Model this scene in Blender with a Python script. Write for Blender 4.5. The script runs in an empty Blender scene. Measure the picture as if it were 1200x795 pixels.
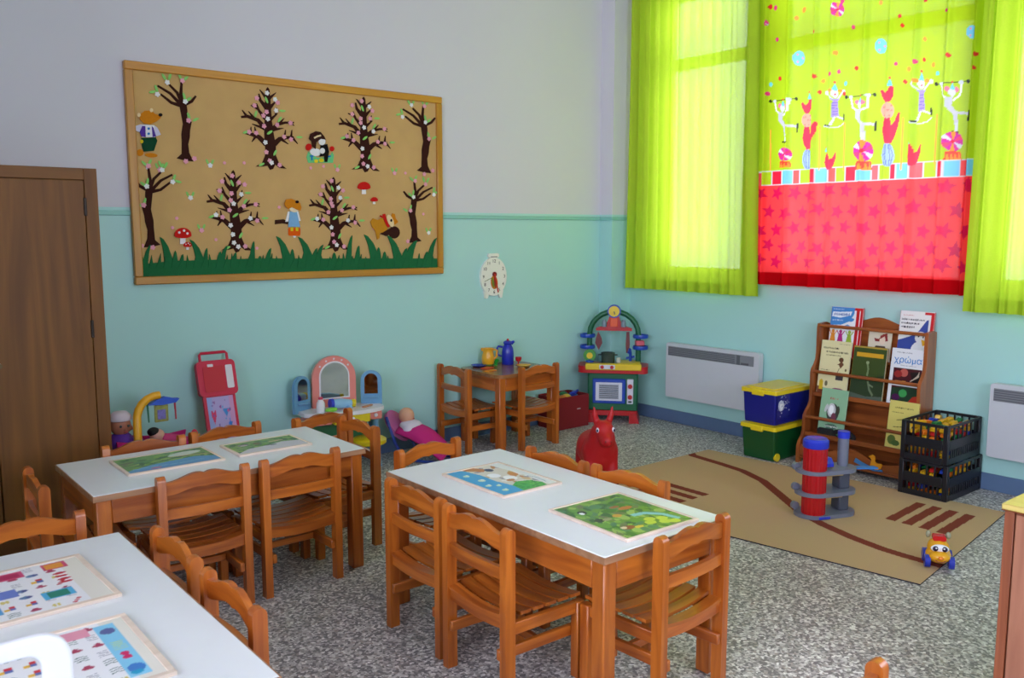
import bpy, bmesh, math, random
import numpy as np
from mathutils import Vector, Matrix
R = math.radians
SC = bpy.context.scene
COL = SC.collection

# ---------------------------------------------------------------- camera, sky, light, exposure
# room axes: corner of the two visible walls at the origin, board wall is y = 0, window wall is x = 0
FPX, PCX, PCY = 1027.0, 600.0, 397.5
HEAD, PITCH = R(50.4), math.atan2(127.0, 1027.0)
CAM = np.array([-5.6595, -5.3718, 1.60])
FW = np.array([math.cos(HEAD)*math.cos(PITCH), math.sin(HEAD)*math.cos(PITCH), -math.sin(PITCH)])
RT = np.array([math.sin(HEAD), -math.cos(HEAD), 0.0])
UP = np.cross(RT, FW)
cd = bpy.data.cameras.new('camera'); cam = bpy.data.objects.new('camera', cd); COL.objects.link(cam)
cam.location = CAM
cam.rotation_euler = (R(90) - PITCH, 0, HEAD - R(90))
cd.sensor_fit = 'HORIZONTAL'; cd.sensor_width = 36.0; cd.lens = 36.0*FPX/1200.0
cd.clip_start = 0.05; cd.clip_end = 200
cd.dof.use_dof = True; cd.dof.focus_distance = 4.3; cd.dof.aperture_fstop = 6.0
SC.camera = cam

SKY_STRENGTH = 11.6
w = bpy.data.worlds.new('sky'); SC.world = w; w.use_nodes = True
bg = w.node_tree.nodes['Background']
bg.inputs[0].default_value = (0.87, 0.84, 1.06, 1); bg.inputs[1].default_value = SKY_STRENGTH

vs = SC.view_settings
vs.view_transform = 'Standard'; vs.look = 'None'; vs.gamma = 1.0; vs.use_curve_mapping = False
vs.exposure = 0.0
SC.cycles.max_bounces = 10; SC.cycles.diffuse_bounces = 6; SC.cycles.glossy_bounces = 3
SC.cycles.transmission_bounces = 6; SC.cycles.transparent_max_bounces = 12
SC.cycles.use_denoising = True; SC.cycles.caustics_reflective = False; SC.cycles.caustics_refractive = False
SC.cycles.sample_clamp_indirect = 6.0

ROOM_L, ROOM_R, CEIL = -7.3, -7.4, 3.85      # left wall x, rear wall y, ceiling height
# windows in the right wall: (y_far, y_near, z0, z1), added in the rear wall: (x0, x1, z0, z1)
WIN_R = [(-0.42, -1.28, 1.24, 3.50), (-1.50, -2.93, 1.24, 3.50), (-3.08, -4.50, 1.24, 3.50), (-5.30, -6.60, 1.24, 3.50)]  # last window is out of view, added to light the room
FILL_WIN_B = [(-4.70, -2.60, 1.00, 3.10)]  # unseen rear window, added to brighten the board wall
FILL_WIN_L = [(-7.00, -3.20, 0.95, 3.50)]  # unseen left window, added as cool fill for tables and window wall
def portal(name, loc, rot, sx, sy):
    l = bpy.data.lights.new(name, 'AREA'); l.shape = 'RECTANGLE'; l.size = sx; l.size_y = sy
    l.cycles.is_portal = True
    o = bpy.data.objects.new(name, l); COL.objects.link(o); o.location = loc; o.rotation_euler = rot
for (ya, yb, z0, z1) in WIN_R:
    portal('window_daylight', (0.02, (ya+yb)/2, (z0+z1)/2), (0, R(90), 0), z1-z0, ya-yb)
for (xa, xb, z0, z1) in FILL_WIN_B:
    portal('window_daylight', ((xa+xb)/2, ROOM_R-0.02, (z0+z1)/2), (R(90), 0, 0), xb-xa, z1-z0)

for (ya, yb, z0, z1) in FILL_WIN_L:
    portal('window_daylight', (ROOM_L-0.02, (ya+yb)/2, (z0+z1)/2), (0, R(-90), 0), z1-z0, yb-ya)

# ---------------------------------------------------------------- measuring the place from the picture
def ray(x, y): return FW + RT*(x-PCX)/FPX - UP*(y-PCY)/FPX
def fl(x, y, z=0.0):
    d = ray(x, y); t = (z-CAM[2])/d[2]; return CAM + d*t
def bk(x, y, Y=0.0):
    d = ray(x, y); t = (Y-CAM[1])/d[1]; return CAM + d*t
def rw(x, y, X=0.0):
    d = ray(x, y); t = (X-CAM[0])/d[0]; return CAM + d*t

# ---------------------------------------------------------------- helpers
def lin(c):
    return tuple((v/12.92 if v <= 0.04045 else ((v+0.055)/1.055)**2.4) for v in c)
def rgb(r, g, b): return lin((r/255, g/255, b/255))

def new_mat(name):
    m = bpy.data.materials.new(name); m.use_nodes = True
    return m, m.node_tree.nodes, m.node_tree.links, m.node_tree.nodes['Principled BSDF']
MATS = {}
def mat(name, c, rough=0.5, spec=0.5, metal=0.0, noise=0.06, nscale=14.0, bump=0.0, bscale=60.0, coat=0.0, sheen=0.0):
    """plain coloured material with a slight procedural unevenness; c is sRGB 0-255"""
    if name in MATS: return MATS[name]
    m, N, L, b = new_mat(name)
    base = rgb(*c)
    b.inputs['Roughness'].default_value = rough
    b.inputs['Specular IOR Level'].default_value = spec
    b.inputs['Metallic'].default_value = metal
    b.inputs['Coat Weight'].default_value = coat
    b.inputs['Sheen Weight'].default_value = sheen
    tc = N.new('ShaderNodeTexCoord'); nz = N.new('ShaderNodeTexNoise')
    nz.inputs['Scale'].default_value = nscale; nz.inputs['Detail'].default_value = 3
    L.new(tc.outputs['Object'], nz.inputs['Vector'])
    mx = N.new('ShaderNodeMix'); mx.data_type = 'RGBA'
    mx.inputs[6].default_value = (*[v*(1-noise) for v in base], 1)
    mx.inputs[7].default_value = (*[min(1, v*(1+noise)) for v in base], 1)
    L.new(nz.outputs['Fac'], mx.inputs[0]); L.new(mx.outputs[2], b.inputs['Base Color'])
    if bump > 0:
        n2 = N.new('ShaderNodeTexNoise'); n2.inputs['Scale'].default_value = bscale
        L.new(tc.outputs['Object'], n2.inputs['Vector'])
        bp = N.new('ShaderNodeBump'); bp.inputs['Strength'].default_value = bump; bp.inputs['Distance'].default_value = 0.004
        L.new(n2.outputs['Fac'], bp.inputs['Height']); L.new(bp.outputs['Normal'], b.inputs['Normal'])
    MATS[name] = m
    return m

def wood(name, c1, c2, axis='x', rough=0.34, scale=1.0, coat=0.25):
    if name in MATS: return MATS[name]
    m, N, L, b = new_mat(name)
    tc = N.new('ShaderNodeTexCoord'); mp = N.new('ShaderNodeMapping'); oi = N.new('ShaderNodeObjectInfo')
    s = {'x': (1.6, 22, 22), 'y': (22, 1.6, 22), 'z': (22, 22, 1.6)}[axis]
    mp.inputs['Scale'].default_value = [v*scale for v in s]
    add = N.new('ShaderNodeVectorMath'); add.operation = 'MULTIPLY_ADD'
    add.inputs[1].default_value = (1, 1, 1)
    cmb = N.new('ShaderNodeCombineXYZ'); mul = N.new('ShaderNodeMath'); mul.operation = 'MULTIPLY'; mul.inputs[1].default_value = 37.0
    L.new(oi.outputs['Random'], mul.inputs[0])
    for i in range(3): L.new(mul.outputs[0], cmb.inputs[i])
    L.new(tc.outputs['Object'], add.inputs[0]); L.new(cmb.outputs[0], add.inputs[2])
    L.new(add.outputs[0], mp.inputs['Vector'])
    nz = N.new('ShaderNodeTexNoise'); nz.inputs['Scale'].default_value = 1.0; nz.inputs['Detail'].default_value = 5; nz.inputs['Distortion'].default_value = 0.9
    L.new(mp.outputs['Vector'], nz.inputs['Vector'])
    rp = N.new('ShaderNodeValToRGB')
    rp.color_ramp.elements[0].position = 0.33; rp.color_ramp.elements[0].color = (*rgb(*c1), 1)
    rp.color_ramp.elements[1].position = 0.68; rp.color_ramp.elements[1].color = (*rgb(*c2), 1)
    L.new(nz.outputs['Fac'], rp.inputs['Fac'])
    hs = N.new('ShaderNodeHueSaturation')
    mr = N.new('ShaderNodeMapRange'); mr.inputs[3].default_value = 0.86; mr.inputs[4].default_value = 1.12
    L.new(oi.outputs['Random'], mr.inputs[0]); L.new(mr.outputs[0], hs.inputs['Value'])
    L.new(rp.outputs['Color'], hs.inputs['Color']); L.new(hs.outputs['Color'], b.inputs['Base Color'])
    b.inputs['Roughness'].default_value = rough; b.inputs['Coat Weight'].default_value = coat; b.inputs['Coat Roughness'].default_value = 0.25
    MATS[name] = m
    return m

def print_mat(name, rough=0.35, spec=0.4, coat=0.0):
    """flat print: colours come from the printed sheet's own colour attribute"""
    if name in MATS: return MATS[name]
    m, N, L, b = new_mat(name)
    a = N.new('ShaderNodeVertexColor'); a.layer_name = 'print'
    L.new(a.outputs['Color'], b.inputs['Base Color'])
    b.inputs['Roughness'].default_value = rough; b.inputs['Specular IOR Level'].default_value = spec; b.inputs['Coat Weight'].default_value = coat
    MATS[name] = m
    return m

def tag(o, label=None, cat=None, group=None, kind=None):
    if label: o['label'] = label
    if cat: o['category'] = cat
    if group: o['group'] = group
    if kind: o['kind'] = kind
    return o
def thing(name, label, cat, loc=(0, 0, 0), rotz=0.0, group=None):
    o = bpy.data.objects.new(name, None); COL.objects.link(o); o.empty_display_size = 0.05
    o.location = loc; o.rotation_euler = (0, 0, rotz)
    return tag(o, label, cat, group)
def dup(root, loc, rotz, label=None, group=None):
    r = root.copy(); COL.objects.link(r); r.location = loc; r.rotation_euler = (0, 0, rotz)
    if label: r['label'] = label
    if group: r['group'] = group
    for ch in KIDS.get(root.name, []):
        c = ch.copy(); COL.objects.link(c); c.parent = r
        for g in KIDS.get(ch.name, []):
            d = g.copy(); COL.objects.link(d); d.parent = c
    return r
KIDS = {}
def adopt(o, parent):
    if parent is not None:
        o.parent = parent; KIDS.setdefault(parent.name, []).append(o)

class MB:
    def __init__(s): s.v = []; s.f = []; s.mi = []; s.cur = 0
    def add(s, vs_, fs, M=None):
        o = len(s.v)
        for p in vs_:
            if M is not None: p = M @ Vector(p)
            s.v.append(tuple(p))
        for f in fs: s.f.append(tuple(i+o for i in f)); s.mi.append(s.cur)
        return s
    def box(s, lo, hi, M=None):
        (a, b, c), (d, e, f) = lo, hi
        return s.add([(a,b,c),(d,b,c),(d,e,c),(a,e,c),(a,b,f),(d,b,f),(d,e,f),(a,e,f)],
                     [(0,3,2,1),(4,5,6,7),(0,1,5,4),(1,2,6,5),(2,3,7,6),(3,0,4,7)], M)
    def rbox(s, lo, hi, b=0.004, M=None):
        lo = [min(p, q) for p, q in zip(lo, hi)], [max(p, q) for p, q in zip(lo, hi)]
        lo, hi = lo
        b = min(b, *[(h-l)*0.45 for l, h in zip(lo, hi)])
        vs_ = []; idx = {}
        for sx in (0, 1):
            for sy in (0, 1):
                for sz in (0, 1):
                    for a in range(3):
                        p = []
                        for k, sg in enumerate((sx, sy, sz)):
                            e = hi[k] if sg else lo[k]
                            if k != a: e += -b if sg else b
                            p.append(e)
                        idx[(sx, sy, sz, a)] = len(vs_); vs_.append(tuple(p))
        fs = []
        for a in range(3):
            o1, o2 = (a+1) % 3, (a+2) % 3
            for sg in (0, 1):
                q = []
                for (p1, p2) in ((0,0),(1,0),(1,1),(0,1)):
                    c = [0,0,0]; c[a] = sg; c[o1] = p1; c[o2] = p2
                    q.append(idx[(*c, a)])
                fs.append(tuple(q if sg else q[::-1]))
        for c in range(3):
            a, b2 = (c+1) % 3, (c+2) % 3
            for sa in (0, 1):
                for sb in (0, 1):
                    k0 = [0,0,0]; k0[a] = sa; k0[b2] = sb; k1 = list(k0); k1[c] = 1
                    q = (idx[(*k0, a)], idx[(*k1, a)], idx[(*k1, b2)], idx[(*k0, b2)])
                    fs.append(q if sa == sb else q[::-1])
        for sx in (0, 1):
            for sy in (0, 1):
                for sz in (0, 1):
                    q = (idx[(sx,sy,sz,0)], idx[(sx,sy,sz,1)], idx[(sx,sy,sz,2)])
                    fs.append(q if (sx+sy+sz) % 2 == 1 else q[::-1])
        return s.add(vs_, fs, M)
    def tube(s, pts, r, n=10, cap=True, closed=False, M=None, flat=1.0):
        pts = [Vector(p) for p in pts]; k = len(pts)
        rr = r if isinstance(r, (list, tuple)) else [r]*k
        vs_ = []; fs = []; prev = None
        for i, p in enumerate(pts):
            if closed: t = pts[(i+1) % k] - pts[i-1]
            else: t = pts[min(i+1, k-1)] - pts[max(i-1, 0)]
            t.normalize()
            if prev is None:
                ref = Vector((0, 0, 1)) if abs(t.z) < 0.9 else Vector((1, 0, 0))
                u = t.cross(ref).normalized()
            else:
                u = (prev - t*prev.dot(t)).normalized()
            prev = u; v = t.cross(u)
            for j in range(n):
                a = 2*math.pi*j/n
                vs_.append(p + u*math.cos(a)*rr[i] + v*math.sin(a)*rr[i]*flat)
        m = k if closed else k-1
        for i in range(m):
            for j in range(n):
                a, b = i*n+j, i*n+(j+1) % n; i2 = (i+1) % k
                fs.append((a, b, i2*n+(j+1) % n, i2*n+j))
        if cap and not closed:
            fs.append(tuple(range(n))[::-1]); fs.append(tuple((k-1)*n+j for j in range(n)))
        return s.add(vs_, fs, M)
    def cyl(s, p0, p1, r0, r1=None, n=16, M=None):
        return s.tube([p0, p1], [r0, r0 if r1 is None else r1], n, M=M)
    def lathe(s, prof, n=20, c=(0, 0, 0), M=None, sx=1.0, sy=1.0, cap=True):
        vs_ = []; fs = []
        for (r, z) in prof:
            for j in range(n):
                a = 2*math.pi*j/n; vs_.append((c[0]+r*math.cos(a)*sx, c[1]+r*math.sin(a)*sy, c[2]+z))
        for i in range(len(prof)-1):
            for j in range(n):
                a, b = i*n+j, i*n+(j+1) % n; fs.append((a, b, b+n, a+n))
        if cap:
            fs.append(tuple(range(n))[::-1]); fs.append(tuple((len(prof)-1)*n+j for j in range(n)))
        return s.add(vs_, fs, M)
    def ell(s, c, r, n=16, m=10, M=None):
        vs_ = [(c[0], c[1], c[2]-r[2])]; fs = []
        for i in range(1, m):
            t = math.pi*i/m - math.pi/2
            for j in range(n):
                a = 2*math.pi*j/n
                vs_.append((c[0]+r[0]*math.cos(t)*math.cos(a), c[1]+r[1]*math.cos(t)*math.sin(a), c[2]+r[2]*math.sin(t)))
        vs_.append((c[0], c[1], c[2]+r[2])); last = len(vs_)-1
        for j in range(n):
            fs.append((0, 1+(j+1) % n, 1+j)); q = 1+(m-2)*n
            fs.append((last, q+j, q+(j+1) % n))
        for i in range(m-2):
            for j in range(n):
                a, b = 1+i*n+j, 1+i*n+(j+1) % n; fs.append((a, b, b+n, a+n))
        return s.add(vs_, fs, M)
    def prism(s, poly, d0, d1, plane='xz', M=None):
        """extrude a 2-D outline; plane says which axes the outline uses, d0..d1 the extent along the third"""
        def P(p, d): return {'xz': (p[0], d, p[1]), 'xy': (p[0], p[1], d), 'yz': (d, p[0], p[1])}[plane]
        n = len(poly)
        vs_ = [P(p, d0) for p in poly] + [P(p, d1) for p in poly]
        fs = [tuple(range(n))[::-1], tuple(range(n, 2*n))]
        fs += [(i, (i+1) % n, n+(i+1) % n, n+i) for i in range(n)]
        return s.add(vs_, fs, M)
    def build(s, name, m, parent=None, smooth=True, angle=38, fix=True):
        me = bpy.data.meshes.new(name); me.from_pydata(s.v, [], s.f)
        ms = m if isinstance(m, (list, tuple)) else [m]
        for q in ms: me.materials.append(q)
        if len(ms) > 1: me.polygons.foreach_set('material_index', s.mi)
        if fix:
            b = bmesh.new(); b.from_mesh(me); bmesh.ops.recalc_face_normals(b, faces=b.faces); b.to_mesh(me); b.free()
        if smooth:
            me.polygons.foreach_set('use_smooth', [True]*len(me.polygons)); me.set_sharp_from_angle(angle=R(angle))
        me.update()
        o = bpy.data.objects.new(name, me); COL.objects.link(o); adopt(o, parent)
        return o
def one(name, mb, m, label, cat, group=None, loc=(0, 0, 0), rotz=0, **k):
    o = mb.build(name, m, None, **k); o.location = loc; o.rotation_euler = (0, 0, rotz)
    return tag(o, label, cat, group)
def struct(name, mb, m, parent=None, **k):
    o = mb.build(name, m, parent, **k)
    if parent is None: o['kind'] = 'structure'
    return o
def share(name, src, parent, loc=None, rot=None, scale=None):
    """another piece that shares src's mesh data"""
    o = bpy.data.objects.new(name, src.data if hasattr(src, 'data') else src); COL.objects.link(o); adopt(o, parent)
    if loc is not None: o.location = loc
    if rot is not None: o.rotation_euler = rot
    if scale is not None: o.scale = scale
    return o

def ellp(cx, cy, rx, ry=None, rot=0, n=18):
    ry = rx if ry is None else ry; c, s_ = math.cos(R(rot)), math.sin(R(rot)); out = []
    for k in range(n):
        a = 2*math.pi*k/n; x, y = rx*math.cos(a), ry*math.sin(a)
        out.append((cx+x*c-y*s_, cy+x*s_+y*c))
    return out
def linep(pts, w0, w1=None):
    """outline of a stroke that tapers from w0 to w1"""
    w1 = w0 if w1 is None else w1; n = len(pts); Lf = []; Rt = []
    for i, p in enumerate(pts):
        a, b = pts[max(i-1, 0)], pts[min(i+1, n-1)]
        dx, dy = b[0]-a[0], b[1]-a[1]; d = math.hypot(dx, dy) or 1
        w_ = (w0+(w1-w0)*i/(n-1))/2
        Lf.append((p[0]-dy/d*w_, p[1]+dx/d*w_)); Rt.append((p[0]+dy/d*w_, p[1]-dx/d*w_))
    return Lf + Rt[::-1]
def starp(cx, cy, r, r2=None, n=5, rot=90):
    r2 = r*0.45 if r2 is None else r2
    return [(cx+(r if k % 2 == 0 else r2)*math.cos(R(rot+k*180/n)), cy+(r if k % 2 == 0 else r2)*math.sin(R(rot+k*180/n))) for k in range(2*n)]
def rectp(x0, y0, x1, y1): return [(x0, y0), (x1, y0), (x1, y1), (x0, y1)]
def rrect(x0, y0, x1, y1, r, n=5):
    out = []
    for (cx, cy, a0) in ((x1-r, y1-r, 0), (x0+r, y1-r, 90), (x0+r, y0+r, 180), (x1-r, y0+r, 270)):
        for k in range(n+1):
            a = R(a0+90*k/n); out.append((cx+r*math.cos(a), cy+r*math.sin(a)))
    return out

class Canvas:
    """flat print described by outlines in the sheet's own coordinates"""
    def __init__(s, base): s.base = base; s.sh = []
    def p(s, poly, c): s.sh.append((poly, c)); return s
    def e(s, cx, cy, rx, ry, c, rot=0): return s.p(ellp(cx, cy, rx, ry, rot), c)
    def l(s, pts, w, c, w1=None): return s.p(linep(pts, w, w1), c)
    def r(s, x0, y0, x1, y1, c): return s.p(rectp(x0, y0, x1, y1), c)
    def sample(s, U, V):
        out = np.empty((len(U), 3)); out[:] = rgb(*s.base)
        for poly, c in s.sh:
            P = np.array(poly)
            m = np.where((U >= P[:,0].min()) & (U <= P[:,0].max()) & (V >= P[:,1].min()) & (V <= P[:,1].max()))[0]
            if len(m) == 0: continue
            u, v = U[m], V[m]; ins = np.zeros(len(m), bool)
            x1, y1 = P[-1]
            for (x2, y2) in P:
                if y1 != y2:
                    t = ((y1 > v) != (y2 > v)) & (u < (x2-x1)*(v-y1)/(y2-y1)+x1); ins ^= t
                x1, y1 = x2, y2
            out[m[ins]] = rgb(*c)
        return out
def grid_sheet(name, nx, ny, posf, canvas, m, parent, uvf=None):
    """sheet of nx*ny cells; posf(a, b) gives world/local points for a, b in 0..1 arrays; uvf the print coordinates"""
    A, B = np.meshgrid(np.linspace(0, 1, nx+1), np.linspace(0, 1, ny+1)); A = A.ravel(); B = B.ravel()
    P = posf(A, B); U, V = uvf(A, B)
    i = np.arange(ny)[:, None]*(nx+1) + np.arange(nx)[None, :]
    i = i.ravel(); F = np.stack([i, i+1, i+nx+2, i+nx+1], 1)
    me = bpy.data.meshes.new(name)
    me.from_pydata([tuple(q) for q in P], [], [tuple(q) for q in F.tolist()])
    if canvas is not None:
        at = me.color_attributes.new('print', 'FLOAT_COLOR', 'POINT')
        c = canvas.sample(U, V); at.data.foreach_set('color', np.concatenate([c, np.ones((len(c), 1))], 1).ravel())
    me.materials.append(m); me.polygons.foreach_set('use_smooth', [True]*len(me.polygons)); me.update()
    o = bpy.data.objects.new(name, me); COL.objects.link(o); adopt(o, parent)
    return o
def text_mesh(name, body, size, m, parent, M, extrude=0.0006, align='CENTER'):
    c = bpy.data.curves.new(name, 'FONT'); c.body = body; c.size = size; c.extrude = extrude
    c.align_x = align; c.align_y = 'CENTER'; c.resolution_u = 3
    t = bpy.data.objects.new(name, c); COL.objects.link(t)
    me = bpy.data.meshes.new_from_object(t); bpy.data.objects.remove(t); bpy.data.curves.remove(c)
    me.transform(M); me.materials.clear(); me.materials.append(m)
    o = bpy.data.objects.new(name, me); COL.objects.link(o); adopt(o, parent)
    return o
def remeshed(mb, name, m, parent=None, voxel=0.012, smooth=6):
    o = mb.build(name, m, parent)
    a = o.modifiers.new('skin', 'REMESH'); a.mode = 'VOXEL'; a.voxel_size = voxel; a.use_smooth_shade = True
    b = o.modifiers.new('soft', 'SMOOTH'); b.factor = 0.5; b.iterations = smooth
    dg = bpy.context.evaluated_depsgraph_get(); me = bpy.data.meshes.new_from_object(o.evaluated_get(dg))
    o.modifiers.clear(); o.data = me
    me.polygons.foreach_set('use_smooth', [True]*len(me.polygons))
    return o
# ---------------------------------------------------------------- materials of the room
def wall_mat():
    m, N, L, b = new_mat('two_tone_wall_paint')
    g = N.new('ShaderNodeNewGeometry'); sp = N.new('ShaderNodeSeparateXYZ'); L.new(g.outputs['Position'], sp.inputs[0])
    gt = N.new('ShaderNodeMath'); gt.operation = 'GREATER_THAN'; gt.inputs[1].default_value = 1.735
    L.new(sp.outputs['Z'], gt.inputs[0])
    nz = N.new('ShaderNodeTexNoise'); nz.inputs['Scale'].default_value = 1.3; nz.inputs['Detail'].default_value = 4
    L.new(g.outputs['Position'], nz.inputs['Vector'])
    def pair(a, c):
        x = N.new('ShaderNodeMix'); x.data_type = 'RGBA'; x.inputs[6].default_value = (*rgb(*a), 1); x.inputs[7].default_value = (*rgb(*c), 1)
        L.new(nz.outputs['Fac'], x.inputs[0]); return x
    lo = pair((168, 214, 210), (174, 220, 215)); hi = pair((210, 206, 214), (216, 212, 220))
    mx = N.new('ShaderNodeMix'); mx.data_type = 'RGBA'
    L.new(gt.outputs[0], mx.inputs[0]); L.new(lo.outputs[2], mx.inputs[6]); L.new(hi.outputs[2], mx.inputs[7])
    L.new(mx.outputs[2], b.inputs['Base Color'])
    rr = N.new('ShaderNodeMapRange'); rr.inputs[3].default_value = 0.42; rr.inputs[4].default_value = 0.75
    L.new(gt.outputs[0], rr.inputs[0]); L.new(rr.outputs[0], b.inputs['Roughness'])
    n2 = N.new('ShaderNodeTexNoise'); n2.inputs['Scale'].default_value = 90; L.new(g.outputs['Position'], n2.inputs['Vector'])
    bp = N.new('ShaderNodeBump'); bp.inputs['Strength'].default_value = 0.12; bp.inputs['Distance'].default_value = 0.002
    L.new(n2.outputs['Fac'], bp.inputs['Height']); L.new(bp.outputs['Normal'], b.inputs['Normal'])
    return m
def terrazzo():
    m, N, L, b = new_mat('terrazzo')
    g = N.new('ShaderNodeNewGeometry')
    v = N.new('ShaderNodeTexVoronoi'); v.inputs['Scale'].default_value = 95; v.inputs['Randomness'].default_value = 1
    L.new(g.outputs['Position'], v.inputs['Vector'])
    sp = N.new('ShaderNodeSeparateColor'); L.new(v.outputs['Color'], sp.inputs[0])
    rp = N.new('ShaderNodeValToRGB'); e = rp.color_ramp
    e.interpolation = 'CONSTANT'
    e.elements[0].position = 0.0; e.elements[0].color = (*rgb(122, 120, 120), 1)
    e.elements[1].position = 0.30; e.elements[1].color = (*rgb(158, 155, 152), 1)
    for p, c in ((0.48, (186, 183, 180)), (0.66, (212, 210, 206)), (0.84, (236, 234, 230)), (0.93, (168, 160, 152))):
        q = e.elements.new(p); q.color = (*rgb(*c), 1)
    L.new(sp.outputs[0], rp.inputs['Fac'])
    v2 = N.new('ShaderNodeTexVoronoi'); v2.inputs['Scale'].default_value = 150; L.new(g.outputs['Position'], v2.inputs['Vector'])
    s2 = N.new('ShaderNodeSeparateColor'); L.new(v2.outputs['Color'], s2.inputs[0])
    mr = N.new('ShaderNodeMapRange'); mr.inputs[3].default_value = 0.82; mr.inputs[4].default_value = 1.1
    L.new(s2.outputs[1], mr.inputs[0])
    mm = N.new('ShaderNodeMix'); mm.data_type = 'RGBA'; mm.blend_type = 'MULTIPLY'; mm.inputs[0].default_value = 1
    L.new(rp.outputs['Color'], mm.inputs[6]); L.new(mr.outputs[0], mm.inputs[7])
    nz = N.new('ShaderNodeTexNoise'); nz.inputs['Scale'].default_value = 0.9; nz.inputs['Detail'].default_value = 4
    L.new(g.outputs['Position'], nz.inputs['Vector'])
    m2 = N.new('ShaderNodeMapRange'); m2.inputs[3].default_value = 0.86; m2.inputs[4].default_value = 1.1; L.new(nz.outputs['Fac'], m2.inputs[0])
    m3 = N.new('ShaderNodeMix'); m3.data_type = 'RGBA'; m3.blend_type = 'MULTIPLY'; m3.inputs[0].default_value = 1
    L.new(mm.outputs[2], m3.inputs[6]); L.new(m2.outputs[0], m3.inputs[7])
    L.new(m3.outputs[2], b.inputs['Base Color'])
    b.inputs['Roughness'].default_value = 0.42; b.inputs['Specular IOR Level'].default_value = 0.35
    return m
def glass_mat():
    m = bpy.data.materials.new('window_glass'); m.use_nodes = True; N = m.node_tree.nodes; L = m.node_tree.links
    N.clear(); out = N.new('ShaderNodeOutputMaterial'); t = N.new('ShaderNodeBsdfTransparent'); gl = N.new('ShaderNodeBsdfGlossy')
    gl.inputs['Roughness'].default_value = 0.02; t.inputs[0].default_value = (0.93, 0.97, 0.95, 1)
    fr = N.new('ShaderNodeFresnel'); fr.inputs[0].default_value = 1.35
    mx = N.new('ShaderNodeMixShader'); L.new(fr.outputs[0], mx.inputs[0]); L.new(t.outputs[0], mx.inputs[1]); L.new(gl.outputs[0], mx.inputs[2])
    L.new(mx.outputs[0], out.inputs[0]); return m
def cloth_mat(name, c=None, attr=False, through=0.34, clear=0.02):
    """thin curtain cloth: part of the light scatters through, part is reflected, a little passes the weave"""
    m = bpy.data.materials.new(name); m.use_nodes = True; N = m.node_tree.nodes; L = m.node_tree.links
    N.clear(); out = N.new('ShaderNodeOutputMaterial')
    tr = N.new('ShaderNodeBsdfTranslucent'); df = N.new('ShaderNodeBsdfDiffuse'); tp = N.new('ShaderNodeBsdfTransparent')
    a = N.new('ShaderNodeMixShader'); a.inputs[0].default_value = through
    b = N.new('ShaderNodeMixShader'); b.inputs[0].default_value = clear
    if attr:
        at = N.new('ShaderNodeVertexColor'); at.layer_name = 'print'; src = at.outputs['Color']
    else:
        tc = N.new('ShaderNodeTexCoord'); nz = N.new('ShaderNodeTexNoise'); nz.inputs['Scale'].default_value = 120
        L.new(tc.outputs['Object'], nz.inputs['Vector'])
        x = N.new('ShaderNodeMix'); x.data_type = 'RGBA'; q = rgb(*c)
        x.inputs[6].default_value = (*[k*0.94 for k in q], 1); x.inputs[7].default_value = (*[min(1, k*1.06) for k in q], 1)
        L.new(nz.outputs['Fac'], x.inputs[0]); src = x.outputs[2]
    for s_ in (tr, df): L.new(src, s_.inputs[0])
    L.new(df.outputs[0], a.inputs[1]); L.new(tr.outputs[0], a.inputs[2])
    L.new(a.outputs[0], b.inputs[1]); L.new(tp.outputs[0], b.inputs[2]); L.new(b.outputs[0], out.inputs[0])
    return m
WALL = wall_mat(); GLASS = glass_mat()
WHITE_PAINT = mat('white_window_paint', (225, 225, 222), 0.4)

# ---------------------------------------------------------------- the room
T = 0.22
struct('floor', MB().box((ROOM_L-T, ROOM_R-T, -0.15), (T, T, 0)), terrazzo(), smooth=False)
struct('ceiling', MB().box((ROOM_L-T, ROOM_R-T, CEIL), (T, T, CEIL+0.15)), mat('ceiling_paint', (225, 225, 225), 0.8), smooth=False)
struct('wall_back', MB().box((ROOM_L-T, 0, 0), (T, T, CEIL)), WALL, smooth=False)
b = MB(); yl = ROOM_R
for (ya, yb, z0, z1) in FILL_WIN_L:
    b.box((ROOM_L-T, yl, 0), (ROOM_L, ya, CEIL)); b.box((ROOM_L-T, ya, 0), (ROOM_L, yb, z0)); b.box((ROOM_L-T, ya, z1), (ROOM_L, yb, CEIL)); yl = yb
b.box((ROOM_L-T, yl, 0), (ROOM_L, 0, CEIL))
struct('wall_left', b, WALL, smooth=False)
struct('wall_corner', MB().box((-0.235, -0.145, 0), (0, 0, CEIL)), WALL, smooth=False)
b = MB(); ys = [0.0]
for (ya, yb, z0, z1) in WIN_R:
    b.box((0, ya, 0), (T, ys[-1], CEIL)); b.box((0, yb, 0), (T, ya, z0)); b.box((0, yb, z1), (T, ya, CEIL)); ys.append(yb)
b.box((0, ROOM_R, 0), (T, ys[-1], CEIL))
struct('wall_right', b, WALL, smooth=False)
b = MB(); xs = ROOM_L
for (xa, xb, z0, z1) in FILL_WIN_B:
    b.box((xs, ROOM_R-T, 0), (xa, ROOM_R, CEIL)); b.box((xa, ROOM_R-T, 0), (xb, ROOM_R, z0)); b.box((xa, ROOM_R-T, z1), (xb, ROOM_R, CEIL)); xs = xb
b.box((xs, ROOM_R-T, 0), (T, ROOM_R, CEIL))
struct('wall_rear', b, WALL, smooth=False)
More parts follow.
